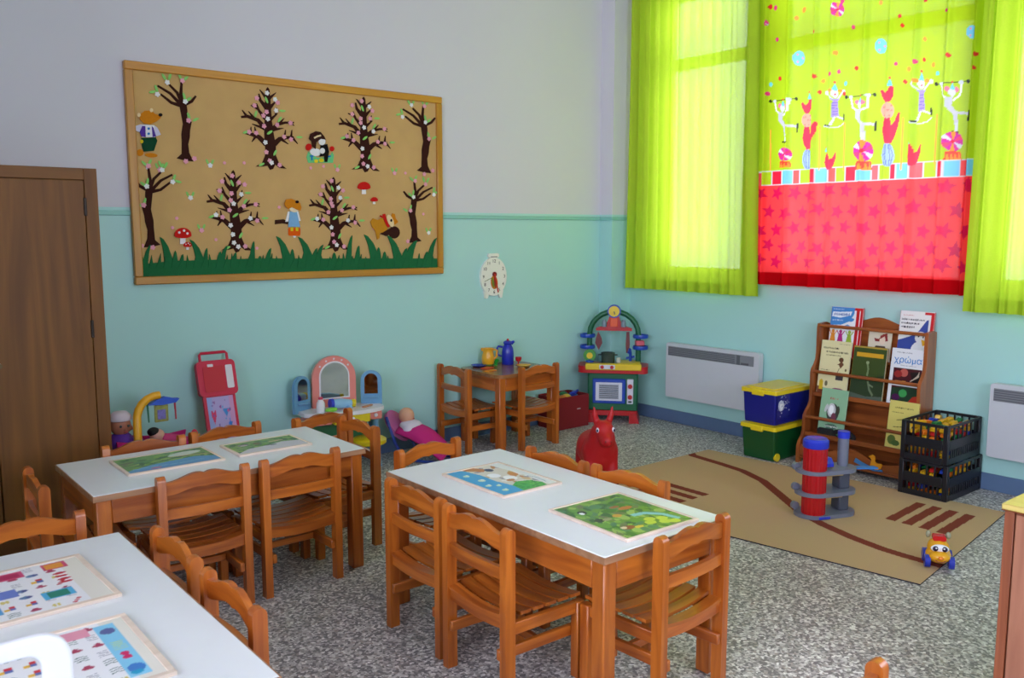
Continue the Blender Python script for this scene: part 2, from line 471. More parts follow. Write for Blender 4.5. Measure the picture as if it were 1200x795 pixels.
def window(n, place, width, z0, z1):
    """frame in local coordinates: x across 0..width, y outwards, z up"""
    f = 0.06; H = z1-z0; tz = 2.90-z0
    b = MB()
    b.rbox((0, 0, 0), (f, .06, H)); b.rbox((width-f, 0, 0), (width, .06, H)); b.rbox((f, 0, 0), (width-f, .06, f)); b.rbox((f, 0, H-f), (width-f, .06, H))
    o = struct('window_%d' % n, b, WHITE_PAINT)
    o.matrix_world = place
    MB().rbox((f, 0.0, tz), (width-f, .06, tz+.09)).build('transom_bar', WHITE_PAINT, o)
    for (x0, x1, a, c) in ((f, width-f, f, tz), (f, width-f, tz+.09, H-f)):
        MB().box((x0, .027, a), (x1, .031, c)).build('pane', GLASS, o, smooth=False)
    MB().rbox((-.0, -.10, -.03), (width, .0, 0.0)).build('window_sill', WHITE_PAINT, o)
n = 0
for (ya, yb, z0, z1) in WIN_R:
    n += 1; window(n, Matrix.Translation((0.10, ya, z0)) @ Matrix.Rotation(R(-90), 4, 'Z'), ya-yb, z0, z1)
for (xa, xb, z0, z1) in FILL_WIN_B:
    n += 1; window(n, Matrix.Translation((xb, ROOM_R-0.10, z0)) @ Matrix.Rotation(R(180), 4, 'Z'), xb-xa, z0, z1)  # frame of the added rear fill window
for (ya, yb, z0, z1) in FILL_WIN_L:
    n += 1; window(n, Matrix.Translation((ROOM_L-0.10, ya, z0)) @ Matrix.Rotation(R(90), 4, 'Z'), yb-ya, z0, z1)  # frame of the left window that was added for fill
DADO = mat('dado_strip_paint', (136, 196, 184), 0.4)
struct('trim_1', MB().rbox((ROOM_L, -0.012, 1.688), (-0.235, 0, 1.716), .003), DADO)
struct('trim_2', MB().rbox((-0.247, -0.145, 1.688), (-0.235, -0.012, 1.716), .003).rbox((-0.247, -0.157, 1.688), (0, -0.145, 1.716), .003), DADO)
BASEB = mat('blue_grey_baseboard_paint', (92, 116, 150), 0.4)
struct('baseboard_back', MB().rbox((ROOM_L, -0.014, 0), (-0.235, 0, 0.106), .004), BASEB)
struct('baseboard_corner', MB().rbox((-0.249, -0.145, 0), (-0.235, -0.014, 0.106), .004).rbox((-0.249, -0.159, 0), (-0.014, -0.145, 0.106), .004), BASEB)
struct('baseboard_right', MB().rbox((-0.014, ROOM_R, 0), (0, -0.145, 0.106), .004), BASEB)

# ---------------------------------------------------------------- curtains
GREEN_CLOTH = cloth_mat('lime_green_curtain_cloth', (190, 218, 58), through=.29); PRINT_CLOTH = cloth_mat('printed_curtain_cloth', attr=True, through=.25, clear=0.006)
def pleat(A, n, seed, dense=0.0):
    rnd = np.random.RandomState(seed); ph = rnd.rand(4)*6.28
    t = A**(1.0/(1+dense))
    return (np.sin(2*np.pi*n*t+ph[0]) + 0.45*np.sin(2*np.pi*n*1.73*t+ph[1]) + 0.3*np.sin(2*np.pi*n*0.47*t+ph[2]))/1.5
def crease(A, seed, deep=1.0):
    rnd = np.random.RandomState(seed); x = 0*A
    for c in np.concatenate([np.linspace(.06, .95, 9)+rnd.uniform(-.03, .03, 9)]):
        x = x - deep*rnd.uniform(.012, .030)*np.exp(-((A-c)/.010)**2)
    return x
def curtain_pos(ytop, ybot, z0, z1, x0, amp, n, seed, dense=0.0, wob=.012, deep=1.0):
    def f(A, B):
        z = z0+(z1-z0)*B
        ya = ybot[0]+(ytop[0]-ybot[0])*B; yb = ybot[1]+(ytop[1]-ybot[1])*B
        k = pleat(A, n, seed, dense)
        x = x0 + amp*(0.75+0.5*B)*k + 0.008*np.sin(5*A+3*B) + crease(A, seed+50, deep)
        y = ya+(yb-ya)*A + wob*np.cos(2*np.pi*n*A+seed)
        return np.stack([x, y, z + 0*A], 1)
    return f
def curtain(name, label, ytop, ybot, z0, z1, x0, amp, n, seed, dense=0.0, nx=150):
    f = curtain_pos(ytop, ybot, z0, z1, x0, amp, n, seed, dense)
    o = grid_sheet(name, nx, 24, f, None, GREEN_CLOTH, None, lambda A, B: (A, B))
    tag(o, label, 'curtain', 'window curtains')
    hb = 0.085/(z1-z0)
    grid_sheet('hem', nx, 2, lambda A, B: f(A, B*hb)+np.array([0.006, 0, 0]), None, GREEN_CLOTH, o, lambda A, B: (A, B))
    return o
curtain('curtain', 'plain lime green curtain at the far end of the window wall by the corner', (-0.215, -1.44), (-0.185, -1.525), 1.115, 3.66, -0.115, 0.024, 12, 3)
curtain('curtain', 'plain lime green curtain at the right edge, overlapping the circus curtain', (-3.045, -4.62), (-3.025, -4.60), 1.113, 3.66, -0.150, 0.030, 11, 8, dense=0.5, nx=190)

# circus print, traced on the cloth (coordinates: distance along the wall, height)
def C2(x, y):
    p = rw(x, y, -0.085); return (-p[1], p[2])
def cp(pts): return [C2(*p) for p in pts]
LIME, RED_, SKYB, WHT, PINK_, ORG, SALM, MAG, BLKP, LIL = (178, 206, 34), (240, 36, 60), (120, 200, 240), (214, 214, 216), (245, 120, 150), (255, 150, 50), (255, 140, 120), (215, 40, 150), (35, 40, 25), (190, 180, 215)
cc = Canvas(LIME)
zc = 2.03      # top of the band of squares
cc.r(1.4, 1.0, 3.3, 1.925, (255, 66, 68)); cc.r(1.4, 1.925, 3.3, zc, (250, 90, 90)); cc.r(1.4, zc-0.008, 3.3, zc+0.004, WHT)
sq = [(892,902,LIME),(904,915,RED_),(916,926,SKYB),(927,934,(250,90,80)),(935,950,LIME),(951,955,RED_),(956,970,SKYB),(971,977,(250,90,80)),(978,990,LIME),(991,1002,RED_),(1003,1019,SKYB),(1020,1028,(250,100,100)),(1029,1043,LIME),(1044,1050,RED_),(1051,1067,SKYB),(1068,1081,(250,100,100)),(1082,1098,LIME),(1099,1106,RED_),(1107,1123,SKYB),(1124,1133,(245,70,70)),(1134,1145,SKYB),(1146,1152,RED_)]
for (xa, xb, c) in sq:
    ya, yb = C2(xa, 205)[0], C2(xb, 205)[0]
    cc.r(ya-.008, 1.925, yb+.008, zc, WHT); cc.r(ya, 1.93, yb, zc-.006, c)
rs = random.Random(5)
row = 0
for zz in (1.86, 1.735, 1.61, 1.485, 1.385):
    for k in range(12):
        yy = 1.50+k*0.135+(0.067 if row % 2 else 0)
        cc.p(starp(yy, zz+rs.uniform(-.015, .015), 0.055, 0.026, rot=rs.uniform(0, 72)), (216, 24, 76))
    row += 1
cc.r(1.4, 1.19, 3.3, 1.295, (205, 12, 22))
def pxe(x, y, rx, ry, c, rot=0): cc.p(cp(ellp(x, y, rx, ry, rot)), c)
def pxl(pts, w_, c, w1=None): cc.p(cp(linep(pts, w_, w1)), c)
def beach_ball(x, y, r):
    pxe(x, y, r, r*1.12, MAG)
    for k in range(6):
        a0, a1 = k*60+20, k*60+50
        cc.p(cp([(x, y)]+[(x+r*math.cos(R(a)), y+r*1.12*math.sin(R(a))) for a in np.linspace(a0, a1, 6)]), (WHT, ORG, (235, 60, 110))[k % 3])
    pxe(x, y, r*.18, r*.18, RED_)
def seal(x, y, s, flip=1):
    cc.p(cp([(x+flip*dx*s, y+dy*s) for dx, dy in ((-6,0),(-4,-10),(-2,-17),(2,-20),(4,-14),(5,-6),(9,-10),(13,-20),(15,-19),(13,-6),(9,6),(5,13),(0,14),(-4,8))]), (240, 45, 75))
def party_hat(x, y, s): cc.p(cp([(x-3*s, y), (x, y-9*s), (x+3*s, y)]), (110, 205, 220)); pxe(x, y-10*s, 1.3*s, 1.3*s, (230, 70, 60))
def podium(x, y, s):
    cc.p(cp([(x-7*s, y), (x-8*s, y+9*s), (x+8*s, y+9*s), (x+7*s, y)]), (245, 70, 50))
    for k in range(4): cc.p(cp([(x-7*s+k*3.6*s, y+9*s), (x-5.2*s+k*3.6*s, y+1*s), (x-3.4*s+k*3.6*s, y+9*s)]), ORG)
def acrobat(x, y, s):
    pxl([(x-11*s, y-32*s), (x-9*s, y-20*s), (x-2*s, y-14*s)], 2*s, (245, 245, 235)); pxl([(x+8*s, y-33*s), (x+7*s, y-20*s), (x, y-14*s)], 2*s, (245, 245, 235))
    pxl([(x-16*s, y-32*s), (x+14*s, y-35*s)], 1.1*s, BLKP); pxe(x-17*s, y-32*s, 2.2*s, 2*s, BLKP); pxe(x+15*s, y-35*s, 2.2*s, 2*s, BLKP)
    pxe(x-11*s, y-32*s, 2.4*s, 2.2*s, WHT); pxe(x+8*s, y-34*s, 2.4*s, 2.2*s, WHT)
    pxe(x-4*s, y-26*s, 2.4*s, 3*s, PINK_); pxe(x+3.4*s, y-26*s, 2.4*s, 3*s, PINK_)
    pxe(x-.5*s, y-23*s, 3.2*s, 4.6*s, WHT); party_hat(x, y-26*s, .8*s)
    pxl([(x-3*s, y-18*s), (x-4*s, y-8*s), (x+2*s, y, ), (x+3*s, y+12*s)], 6.5*s, (200, 195, 205), 3.5*s)
    pxl([(x, y-1*s), (x+17*s, y)], 3*s, (205, 200, 205)); pxl([(x+16*s, y-4*s), (x+15*s, y+8*s)], 2.2*s, BLKP); pxl([(x+3*s, y+10*s), (x+3*s, y+20*s)], 3*s, WHT)
    pxl([(x-2*s, y+20*s), (x+5*s, y+21*s)], 2*s, BLKP)
def walker(x, y, s):
    pxl([(x-9*s, y-20*s), (x-2*s, y-12*s)], 1.8*s, WHT); pxl([(x+10*s, y-22*s), (x+2*s, y-12*s)], 1.8*s, WHT)
    pxe(x-9*s, y-20*s, 2.5*s, 2.5*s, WHT); pxe(x+11*s, y-22*s, 2.5*s, 2.5*s, WHT)
    pxe(x-5*s, y-23*s, 3*s, 2*s, ORG); pxe(x+6*s, y-23*s, 3*s, 2*s, ORG)
    pxe(x, y-19*s, 3.6*s, 5*s, WHT); pxe(x, y-18*s, 1*s, 1*s, (230, 60, 60)); party_hat(x, y-23*s, 1*s)
    cc.p(cp([(x-5*s, y-13*s), (x+5*s, y-13*s), (x+2.5*s, y-10*s), (x+4*s, y+10*s), (x-4*s, y+10*s), (x-2.5*s, y-10*s)]), (165, 140, 205))
    for k in range(5): pxl([(x-3*s, y-8*s+k*3.6*s), (x+3*s, y-8*s+k*3.6*s)], .9*s, (120, 95, 175))
    pxl([(x-1*s, y+9*s), (x-5*s, y+20*s)], 2*s, WHT); pxl([(x+1*s, y+9*s), (x+10*s, y+12*s)], 2*s, WHT)
    pxl([(x-13*s, y+20*s), (x-5*s, y+21*s)], 2*s, BLKP); pxl([(x+11*s, y+6*s), (x+11*s, y+14*s)], 2*s, BLKP)
    pxl([(x-14*s, y+21*s), (x-3*s, y+23*s), (x+6*s, y+21*s), (x+12*s, y+16*s)], 1.2*s, WHT)
def balancing_seals(x, y, s):
    pxe(x, y, 8*s, 13*s, (165, 190, 235))
    for k in (-5, -2, 2, 5): pxl([(x+k*.5*s, y-12*s), (x+k*1.2*s, y), (x+k*.5*s, y+12*s)], .9*s, (95, 110, 190))
    seal(x-1*s, y-27*s, 1.05*s); pxe(x, y-50*s, 8.5*s, 9*s, (255, 165, 140))
    for k in range(7): pxe(x+5*s*math.cos(k), y-50*s+6*s*math.sin(k*1.9), 1.1*s, 1.1*s, (250, 120, 110))
    cc.p(cp([(x+dx*s, y+dy*s) for dx, dy in ((-9,-72),(-6,-73),(-2,-69),(2,-72),(4,-78),(8,-76),(7,-66),(3,-59),(-3,-59),(-7,-65))]), (240, 45, 75)); party_hat(x+4*s, y-77*s, .9*s)
for (x, y, s) in ((918, 148, .92), (1010, 146, 1.0), (1117, 133, 1.08)): acrobat(x, y, s)
for (x, y, r) in ((919, 181, 7.5), (1011.5, 177, 11), (1116.5, 166, 10.5)): beach_ball(x, y, r); podium(x, y+r*1.1, r/9.5)
for (x, y, s) in ((945.5, 187, .92), (1041, 182, 1.05)): balancing_seals(x, y, s)
for (x, y, s) in ((978.5, 128, .95), (1080, 120, 1.1)): walker(x, y, s)
for (x, y, s) in ((969, 191, .62), (1068, 184, .75)): seal(x, y, s); party_hat(x-2*s, y-20*s, s)
for xa, xb, yt in ((902, 901, 152), (961, 959, 148), (990, 988, 144), (1059, 1056, 138), (1099, 1096, 134), (1147, 1146, 126)): pxl([(xa, yt), (xb, 200)], 1.8, (255, 175, 60))
for x, y, r, c in ((936,68,7,SKYB),(1033,54,7.2,SKYB),(1138,37,6.5,SKYB),(983,11,0,0),(899,27,0,1)):
    if r: pxe(x, y, r, r*1.25, c); [pxe(x+r*.6*math.cos(k*2.1), y+r*.7*math.sin(k*2.1), 1.2, 1.2, (250, 140, 150)) for k in range(4)]
    else: beach_ball(x, y, 7.5 if c == 0 else 3.5)
for x, y, c in ((934,21,0),(912,46,1),(958,38,2),(1003,32,1),(1033,3,0),(1057,19,2),(1112,12,1),(1084,46,0),(1083,70,2),(980,62,0),(1006,80,2),(983,84,1),(974,87,1),(915,92,2),(903,99,3),(966,95,0),(1052,75,1),(1075,73,1),(1095,76,0),(1066,81,0),(1100,86,3),(1114,65,2),(1062,96,2),(992,98,3),(1085,0,2),(958,90,2),(962,108,2),(990,110,2),(1146,64,2),(1144,80,2),(1060,30,2),(900,110,1)):
    pxe(x, y, 2.2, 2.6, (ORG, (225, 60, 120), (215, 50, 45), (110, 210, 215))[c])
for k in range(60):   # the print runs on above the part in view
    y_, z_ = rs.uniform(1.5, 3.1), rs.uniform(3.1, 3.66); cc.e(y_, z_, .016, .018, (ORG, (225, 60, 120), (215, 50, 45))[k % 3])
fz = curtain_pos((-1.43, -3.02), (-1.47, -3.035), 1.205, 3.66, -0.085, 0.009, 5.5, 21, wob=.003, deep=1.8)
circ = grid_sheet('curtain', 300, 420, fz, cc, PRINT_CLOTH, None, lambda A, B: (-(-1.45-1.5775*A), 1.205+(3.66-1.205)*B))
tag(circ, 'curtain printed with circus acrobats and seals above a red star border', 'curtain', 'window curtains')
hemc = Canvas((205, 12, 22))
grid_sheet('hem', 300, 2, lambda A, B: fz(A, B*0.04)+np.array([0.006, 0, 0]), hemc, PRINT_CLOTH, circ, lambda A, B: (A, B))
b = MB(); b.cyl((-0.11, -0.16, 3.68), (-0.11, -6.9, 3.68), 0.014, n=12)
rod = one('curtain_rod', b, mat('rod_metal', (190, 185, 175), 0.35, metal=0.8), 'long curtain rod above the lime and circus curtains', 'curtain rod')
for y_ in (-0.17, -1.48, -3.0, -4.7, -6.88): MB().rbox((-0.125, y_-.012, 3.67), (0, y_+.012, 3.69), .003).build('bracket', MATS['rod_metal'], rod)
# ---------------------------------------------------------------- wooden furniture
H1, H2 = (148, 70, 18), (194, 108, 34)
WX, WY, WZ = wood('honey_wood_x', H1, H2, 'x'), wood('honey_wood_y', H1, H2, 'y'), wood('honey_wood_z', H1, H2, 'z')
LAMINATE = mat('white_laminate', (226, 228, 230), 0.28, 0.5, noise=0.02)
EDGE = wood('dark_edge_band', (140, 98, 68), (172, 128, 94), 'x')

def rail_mesh(mb, half, zlo, zhi, y0, th, bow, n=12):
    """board across x whose lower and upper edge follow zlo(t), zhi(t), t = -1..1, bowed backwards by bow"""
    vs_ = []; fs = []
    for i in range(n+1):
        t = -1+2*i/n; x = t*half; y = y0-bow*(1-t*t)
        for (yy, zz) in ((y, zlo(t)), (y+th, zlo(t)), (y+th, zhi(t)), (y, zhi(t))): vs_.append((x, yy, zz))
    for i in range(n):
        for j in range(4): fs.append((i*4+j, i*4+(j+1) % 4, (i+1)*4+(j+1) % 4, (i+1)*4+j))
    fs.append((0, 1, 2, 3)); fs.append((n*4+3, n*4+2, n*4+1, n*4))
    mb.add(vs_, fs); return mb
def wave(t):           # the scalloped outline of the top rail: two shoulders and a dip in the middle
    a = abs(t)
    u = min(1.0, max(0.0, (0.92-a)/0.72)); return 0.027*u*u*(3-2*u) - 0.0065*math.exp(-(t/0.075)**2)
def make_chair(name, label, loc, rotz):
    c = thing(name, label, 'chair', loc, rotz, 'wooden children chairs')
    HW = 0.173
    post = None
    for s in (-1, 1):
        pts = []
        b = MB()
        prof = [(-.021, 0), (.021, 0), (.021, .600)] + [(.021*math.cos(R(a)), .600+.020*math.sin(R(a))) for a in (30, 60, 90, 120, 150)] + [(-.021, .600)]
        b.prism(prof, s*HW-.0165, s*HW+.0165, 'yz'); b.build('back_post', WZ, c, angle=50)
    for s in (-1, 1):
        MB().rbox((s*HW-.019, .300, 0), (s*HW+.019, .340, .288), .004).build('leg', WZ, c)
        MB().rbox((s*HW-.012, .021, .246), (s*HW+.012, .300, .289), .003).build('side_rail', WY, c)
        MB().rbox((s*(HW-.030)-.010, -.018, .150), (s*(HW-.030)+.010, .345, .190), .003).build('side_stretcher', WY, c)
    MB().rbox((-HW+.041, .150, .155), (HW-.041, .172, .185), .003).build('cross_stretcher', WX, c)
    rail_mesh(MB(), HW-.015, lambda t: .538+wave(t)*.85, lambda t: .592+wave(t), -.010, .020, .010, 20).build('top_rail', WX, c, angle=50)
    rail_mesh(MB(), HW-.015, lambda t: .438, lambda t: .480, -.009, .018, .010).build('back_rail', WX, c, angle=50)
    sc = lambda t: .302+.016*(t*t)
    rail_mesh(MB(), HW-.015, lambda t: .254+.012*t*t, lambda t: sc(t)-.012, -.008, .020, 0.0).build('rear_rail', WX, c, angle=50)
    first = None
    for k in range(6):
        y = .016+k*.057
        if first is None:
            first = rail_mesh(MB(), HW+.004 if k else HW-.016, lambda t: sc(t)-.012, lambda t: sc(t), 0.0, .0455, 0.0, 8).build('slat', WX, c, angle=50)
            first.location = (0, y-.030, 0)
        elif k == 1:
            second = rail_mesh(MB(), HW+.004, lambda t: sc(t)-.012, lambda t: sc(t), 0.0, .0455, 0.0, 8).build('slat', WX, c, angle=50)
            second.location = (0, y-.020, 0)
        else: share('slat', second, c, (0, y-.020, 0))
    return c
# (label, x, y, facing in degrees from +y counter-clockwise)
CH = [
 ('wooden chair on the left side of the middle table, farther of the two', -3.860, -2.610, -90),
 ('wooden chair on the left side of the middle table, nearer of the two', -3.880, -3.030, -91.5),
 ('wooden chair with a sunlit slat at the near end of the middle table', -3.372, -3.565, 3),
 ('wooden chair on the far side of the middle table, left of the bouncy animal', -3.085, -2.570, 90),
 ('wooden chair on the far side of the middle table, in front of the rug stripes', -3.062, -2.985, 95),
 ('wooden chair at the far end of the middle table, before the doll bouncer', -3.420, -2.055, 187),
 ('wooden chair on the near side of the left rear table, left of its neighbour', -4.395, -1.845, -2),
 ('wooden chair on the near side of the left rear table, right of its neighbour', -3.962, -1.845, 1),
 ('wooden chair behind the left rear table, in front of the pink toy ironing board', -4.010, -1.110, 187),
 ('wooden chair behind the left rear table, in front of the doll cradle', -4.420, -1.150, 180),
 ('wooden chair at the right end of the left rear table by the vanity', -3.425, -1.410, 90),
 ('wooden chair in shade at the left end of the left rear table', -4.950, -1.500, -92),
 ('wooden chair behind the right corner of the left rear table, below the vanity', -3.475, -1.120, 10),
 ('wooden chair on the right side of the front left table, farther of the two', -4.770, -2.610, 90),
 ('wooden chair on the right side of the front left table, nearer of the two', -4.775, -3.080, 90),
 ('wooden chair at the far end of the front left table', -5.100, -2.085, 180),
 ('wooden chair seen side-on at the left of the small play table', -1.960, -0.235, -90),
 ('wooden chair at the small play table, its back turned to the camera', -1.432, -0.575, 2),
 ('wooden chair cut off by the bottom picture edge, only one post and rail end showing', -3.965, -4.450, 5),
]
for i, (lb, x, y, a) in enumerate(CH):
    if i == 0: c0 = make_chair('wooden_chair', lb, (x, y, 0), R(a))
    else: dup(c0, (x, y, 0), R(a), lb)

def table(label, x0, y0, x1, y1, h, top_mat, round_=0.0, group='tables', along='x'):
    t = thing('table', label, 'table', ((x0+x1)/2, (y0+y1)/2, 0), 0, group)
    w_, d_ = (x1-x0)/2, (y1-y0)/2
    if round_ == 0:
        MB().rbox((-w_+.004, -d_+.004, h-.024), (w_-.004, d_-.004, h), .002).build('tabletop', top_mat, t)
        e = MB()
        for (lo, hi) in (((-w_, -d_), (w_, -d_+.004)), ((-w_, d_-.004), (w_, d_)), ((-w_, -d_+.004), (-w_+.004, d_-.004)), ((w_-.004, -d_+.004), (w_, d_-.004))):
            e.box((*lo, h-.025), (*hi, h-.002))
        e.build('edge_band', EDGE, t, smooth=False)
    else:
        MB().prism(rrect(-w_, -d_, w_, d_, round_), h-.026, h, 'xy').build('tabletop', top_mat, t, angle=30)
    i_ = .012
    for sx in (-1, 1):
        for sy in (-1, 1):
            MB().rbox((sx*(w_-i_)-(.058 if sx > 0 else 0), sy*(d_-i_)-(.058 if sy > 0 else 0), 0), (sx*(w_-i_)+(.058 if sx < 0 else 0), sy*(d_-i_)+(.058 if sy < 0 else 0), h-.025), .005).build('leg', WZ, t)
    for s in (-1, 1):
        MB().rbox((-w_+i_+.058, s*(d_-i_-.012)-.011, h-.125), (w_-i_-.058, s*(d_-i_-.012)+.011, h-.025), .003).build('apron', WX, t)
        MB().rbox((s*(w_-i_-.012)-.011, -d_+i_+.058, h-.125), (s*(w_-i_-.012)+.011, d_-i_-.058, h-.025), .003).build('apron', WY, t)
    return t
TH = 0.58
table('white-topped wooden table in the middle with two picture puzzles', -3.750, -3.520, -3.128, -2.220, TH, LAMINATE)
table('white-topped wooden table at left rear beside the wardrobe with two picture puzzles', -4.815, -1.815, -3.615, -1.200, TH, LAMINATE)
table('white-topped wooden table cut off at the lower left with two pictogram puzzles', -5.470, -3.560, -4.850, -2.290, TH, LAMINATE)
PT = 0.566
table('small all-wood play table with rounded corners against the board wall', -1.775, -0.535, -1.190, -0.030, PT, wood('play_table_top', (120, 74, 40), (160, 106, 62), 'x', rough=.25), round_=.06)

# brown wardrobe at the left
V1, V2 = (102, 60, 18), (134, 84, 28)
VEN = wood('brown_veneer', V1, V2, 'z', rough=.6, scale=.55, coat=0); VENX = wood('brown_veneer_x', V1, V2, 'x', rough=.6, scale=.55, coat=0)
t = thing('wardrobe', 'tall brown wooden wardrobe standing at the left picture edge', 'wardrobe', (-4.405, -0.55, 0))
hh = 1.912
MB().rbox((-1.04, .02, 0), (0, .54, hh), .003).build('carcass', VEN, t)
MB().rbox((-.062, 0, 0), (0, .02, hh), .002).build('stile', VEN, t); MB().rbox((-1.04, 0, 0), (-.978, .02, hh), .002).build('stile', VEN, t)
MB().rbox((-.978, 0, hh-.058), (-.062, .02, hh), .002).build('top_rail', VENX, t); MB().rbox((-.978, 0, 0), (-.062, .02, .07), .002).build('bottom_rail', VENX, t)
for (a, c) in ((-.974, -.522), (-.518, -.066)):
    d = MB().rbox((a, -.006, .074), (c, .018, hh-.062), .003).build('door', VEN, t)
    k = -.545 if a < -.6 else -.495
    MB().cyl((k, -.006, .95), (k, -.035, .95), .012, n=12).build('knob', mat('dark_brass', (110, 90, 60), .35, metal=.7), d)
HINGE = mat('dark_hinge', (45, 35, 28), .45, metal=.6)
for z in (.18, 1.10, 1.72): MB().rbox((-.072, -.014, z-.045), (-.058, -.004, z+.045), .002).build('hinge', HINGE, t)

# cabinet at the right picture edge
t = thing('low_cabinet', 'low reddish wooden cabinet with a pale yellow top at the right picture edge', 'cabinet', (-2.705, -4.285, 0))
RW = wood('reddish_wood', (140, 74, 44), (172, 96, 60), 'z', rough=.45); RWL = wood('reddish_panel', (164, 104, 78), (184, 122, 94), 'z', rough=.45)
MB().rbox((.004, -.99, .06), (.40, -.0, .712), .003).build('carcass', RW, t)
MB().rbox((.03, -.97, 0), (.38, -.02, .06), .002).build('plinth', RW, t)
MB().rbox((-.010, -.03, .06), (.004, -.0, .712), .002).build('stile', RW, t)
for a, c in ((-.50, -.034), (-.97, -.504)):
    d = MB().rbox((-.012, a, .065), (.004, c, .708), .003).build('door', RWL, t)
MB().rbox((-.018, -1.0, .712), (.41, .008, .716), .002).build('top_edging', RW, t)
MB().rbox((-.018, -1.0, .716), (.41, .008, .736), .003).build('cabinet_top', wood('pale_yellow_top', (206, 180, 96), (222, 196, 112), 'y', rough=.4), t)

# white plastic chair whose back pokes into the picture at the lower left
WP = mat('white_plastic', (238, 238, 246), 0.4, noise=.01)
t = thing('plastic_chair', 'white plastic chair back poking in at the lower left corner', 'chair', (-5.520, -3.635, 0), 0)
def ring_prism(o_, i_, d0, d1):
    b = MB(); n = len(o_); P = [(x, d, z) for d in (d0, d1) for q in (o_, i_) for (x, z) in q]
    F_ = []
    for k in range(n):
        m = (k+1) % n
        F_ += [(k, m, n+m, n+k), (2*n+k, 3*n+k, 3*n+m, 2*n+m), (k, 2*n+k, 2*n+m, m), (n+k, n+m, 3*n+m, 3*n+k)]
    return b.add(P, F_)
br_ = ring_prism(rrect(-.22, .50, .22, .862, .055), rrect(-.168, .57, .168, .828, .030), -.013, .013).build('back_frame', WP, t, angle=30)
bv = br_.modifiers.new('round', 'BEVEL'); bv.width = .008; bv.segments = 3; bv.limit_method = 'ANGLE'
for sx in (-1, 1): MB().rbox((sx*.19-.025, -.018, .42), (sx*.19+.025, .018, .52), .006).build('back_stay', WP, t)
b = MB(); b.prism(rrect(-.22, -.40, .22, .02, .06), .415, .44, 'xy'); b.build('seat', WP, t, angle=30)
for sx in (-1, 1):
    for (yy, lean) in ((.0, .05), (-.38, -.04)):
        MB().tube([(sx*.19, yy, .42), (sx*.215, yy+lean, 0)], [.024, .018], 10).build('leg', WP, t)
# ---------------------------------------------------------------- notice board and what is pinned to it
BX0, BX1, BZ0, BZ1 = -4.093, -1.900, 1.284, 2.560
t = thing('notice_board', 'large cork notice board in a yellow wooden frame on the left wall', 'notice board', ((BX0+BX1)/2, 0, BZ0))
P1, P2 = (184, 122, 36), (206, 148, 54)
PX, PZ = wood('pine_x', P1, P2, 'x', rough=.4, scale=.7), wood('pine_z', P1, P2, 'z', rough=.4, scale=.7)
hw, hz, fw_ = (BX1-BX0)/2, BZ1-BZ0, .048
MB().rbox((-hw+.01, -.018, .01), (hw-.01, -.001, hz-.01), .001).build('cork_panel', mat('cork', (204, 164, 106), .9, .2, noise=.10, nscale=7, bump=.3, bscale=350), t)
MB().rbox((-hw, -.036, hz-fw_), (hw, 0, hz), .005).build('frame_rail', PX, t); MB().rbox((-hw, -.036, 0), (hw, 0, fw_), .005).build('frame_rail', PX, t)
MB().rbox((-hw, -.036, fw_), (-hw+fw_, 0, hz-fw_), .005).build('frame_stile', PZ, t); MB().rbox((hw-fw_, -.036, fw_), (hw, 0, hz-fw_), .005).build('frame_stile', PZ, t)

YB = -0.0185
def B2(x, y):
    p = bk(x, y, YB); return (p[0], p[2])
def felt(name, polys, m, parent, layer=0, th=.004, px=True):
    b = MB(); y1 = YB-layer*.0035
    for i_, q in enumerate(polys): b.prism([B2(*p) for p in q] if px else q, y1-th-i_*.00006, y1, 'xz')
    return b.build(name, m, parent, smooth=False)
def felt_mat(n, c): return mat('felt_'+n, c, .95, .1, noise=.10, nscale=90)
F = {k: felt_mat(k, c) for k, c in dict(brown=(58, 30, 24), pink=(232, 160, 178), white=(235, 232, 232), leaf=(142, 206, 110), grass=(36, 104, 62), orange=(206, 126, 28), green=(22, 70, 46), purple=(84, 56, 148), lilac=(205, 200, 222), black=(24, 20, 22), yellow=(222, 196, 40), red=(200, 34, 30), skin=(240, 218, 178), blue=(128, 176, 214), deepblue=(40, 120, 190), tangerine=(226, 92, 20), mint=(110, 196, 130), cream=(232, 206, 158), ochre=(196, 134, 36)).items()}
def flower(m):
    b = MB(); pts = []
    for k in range(20):
        a = 2*math.pi*k/20; r = .0150*(0.72+0.34*abs(math.cos(2.5*a))); pts.append((r*math.cos(a), r*math.sin(a)))
    b.prism(pts, -.003, 0, 'xz'); o = b.build('blossom', m, None, smooth=False); me = o.data; bpy.data.objects.remove(o); return me
FL = {'p': flower(F['pink']), 'w': flower(F['white'])}
b = MB(); b.prism([(.024*math.cos(2*math.pi*k/14), .0085*math.sin(2*math.pi*k/14)) for k in range(14)], -.003, 0, 'xz'); o = b.build('leaf', F['leaf'], None, smooth=False); LEAF = o.data; bpy.data.objects.remove(o)
BIG_TRUNK = [(180,735),(235,700),(262,640),(268,590),(262,520),(262,430),(270,330),(272,230),(280,160),(290,70),(303,55),(316,75),(322,160),(324,230),(327,330),(337,430),(347,500),(354,560),(352,630),(375,690),(438,740),(380,738),(345,708),(325,748),(300,757),(280,722),(240,732)]
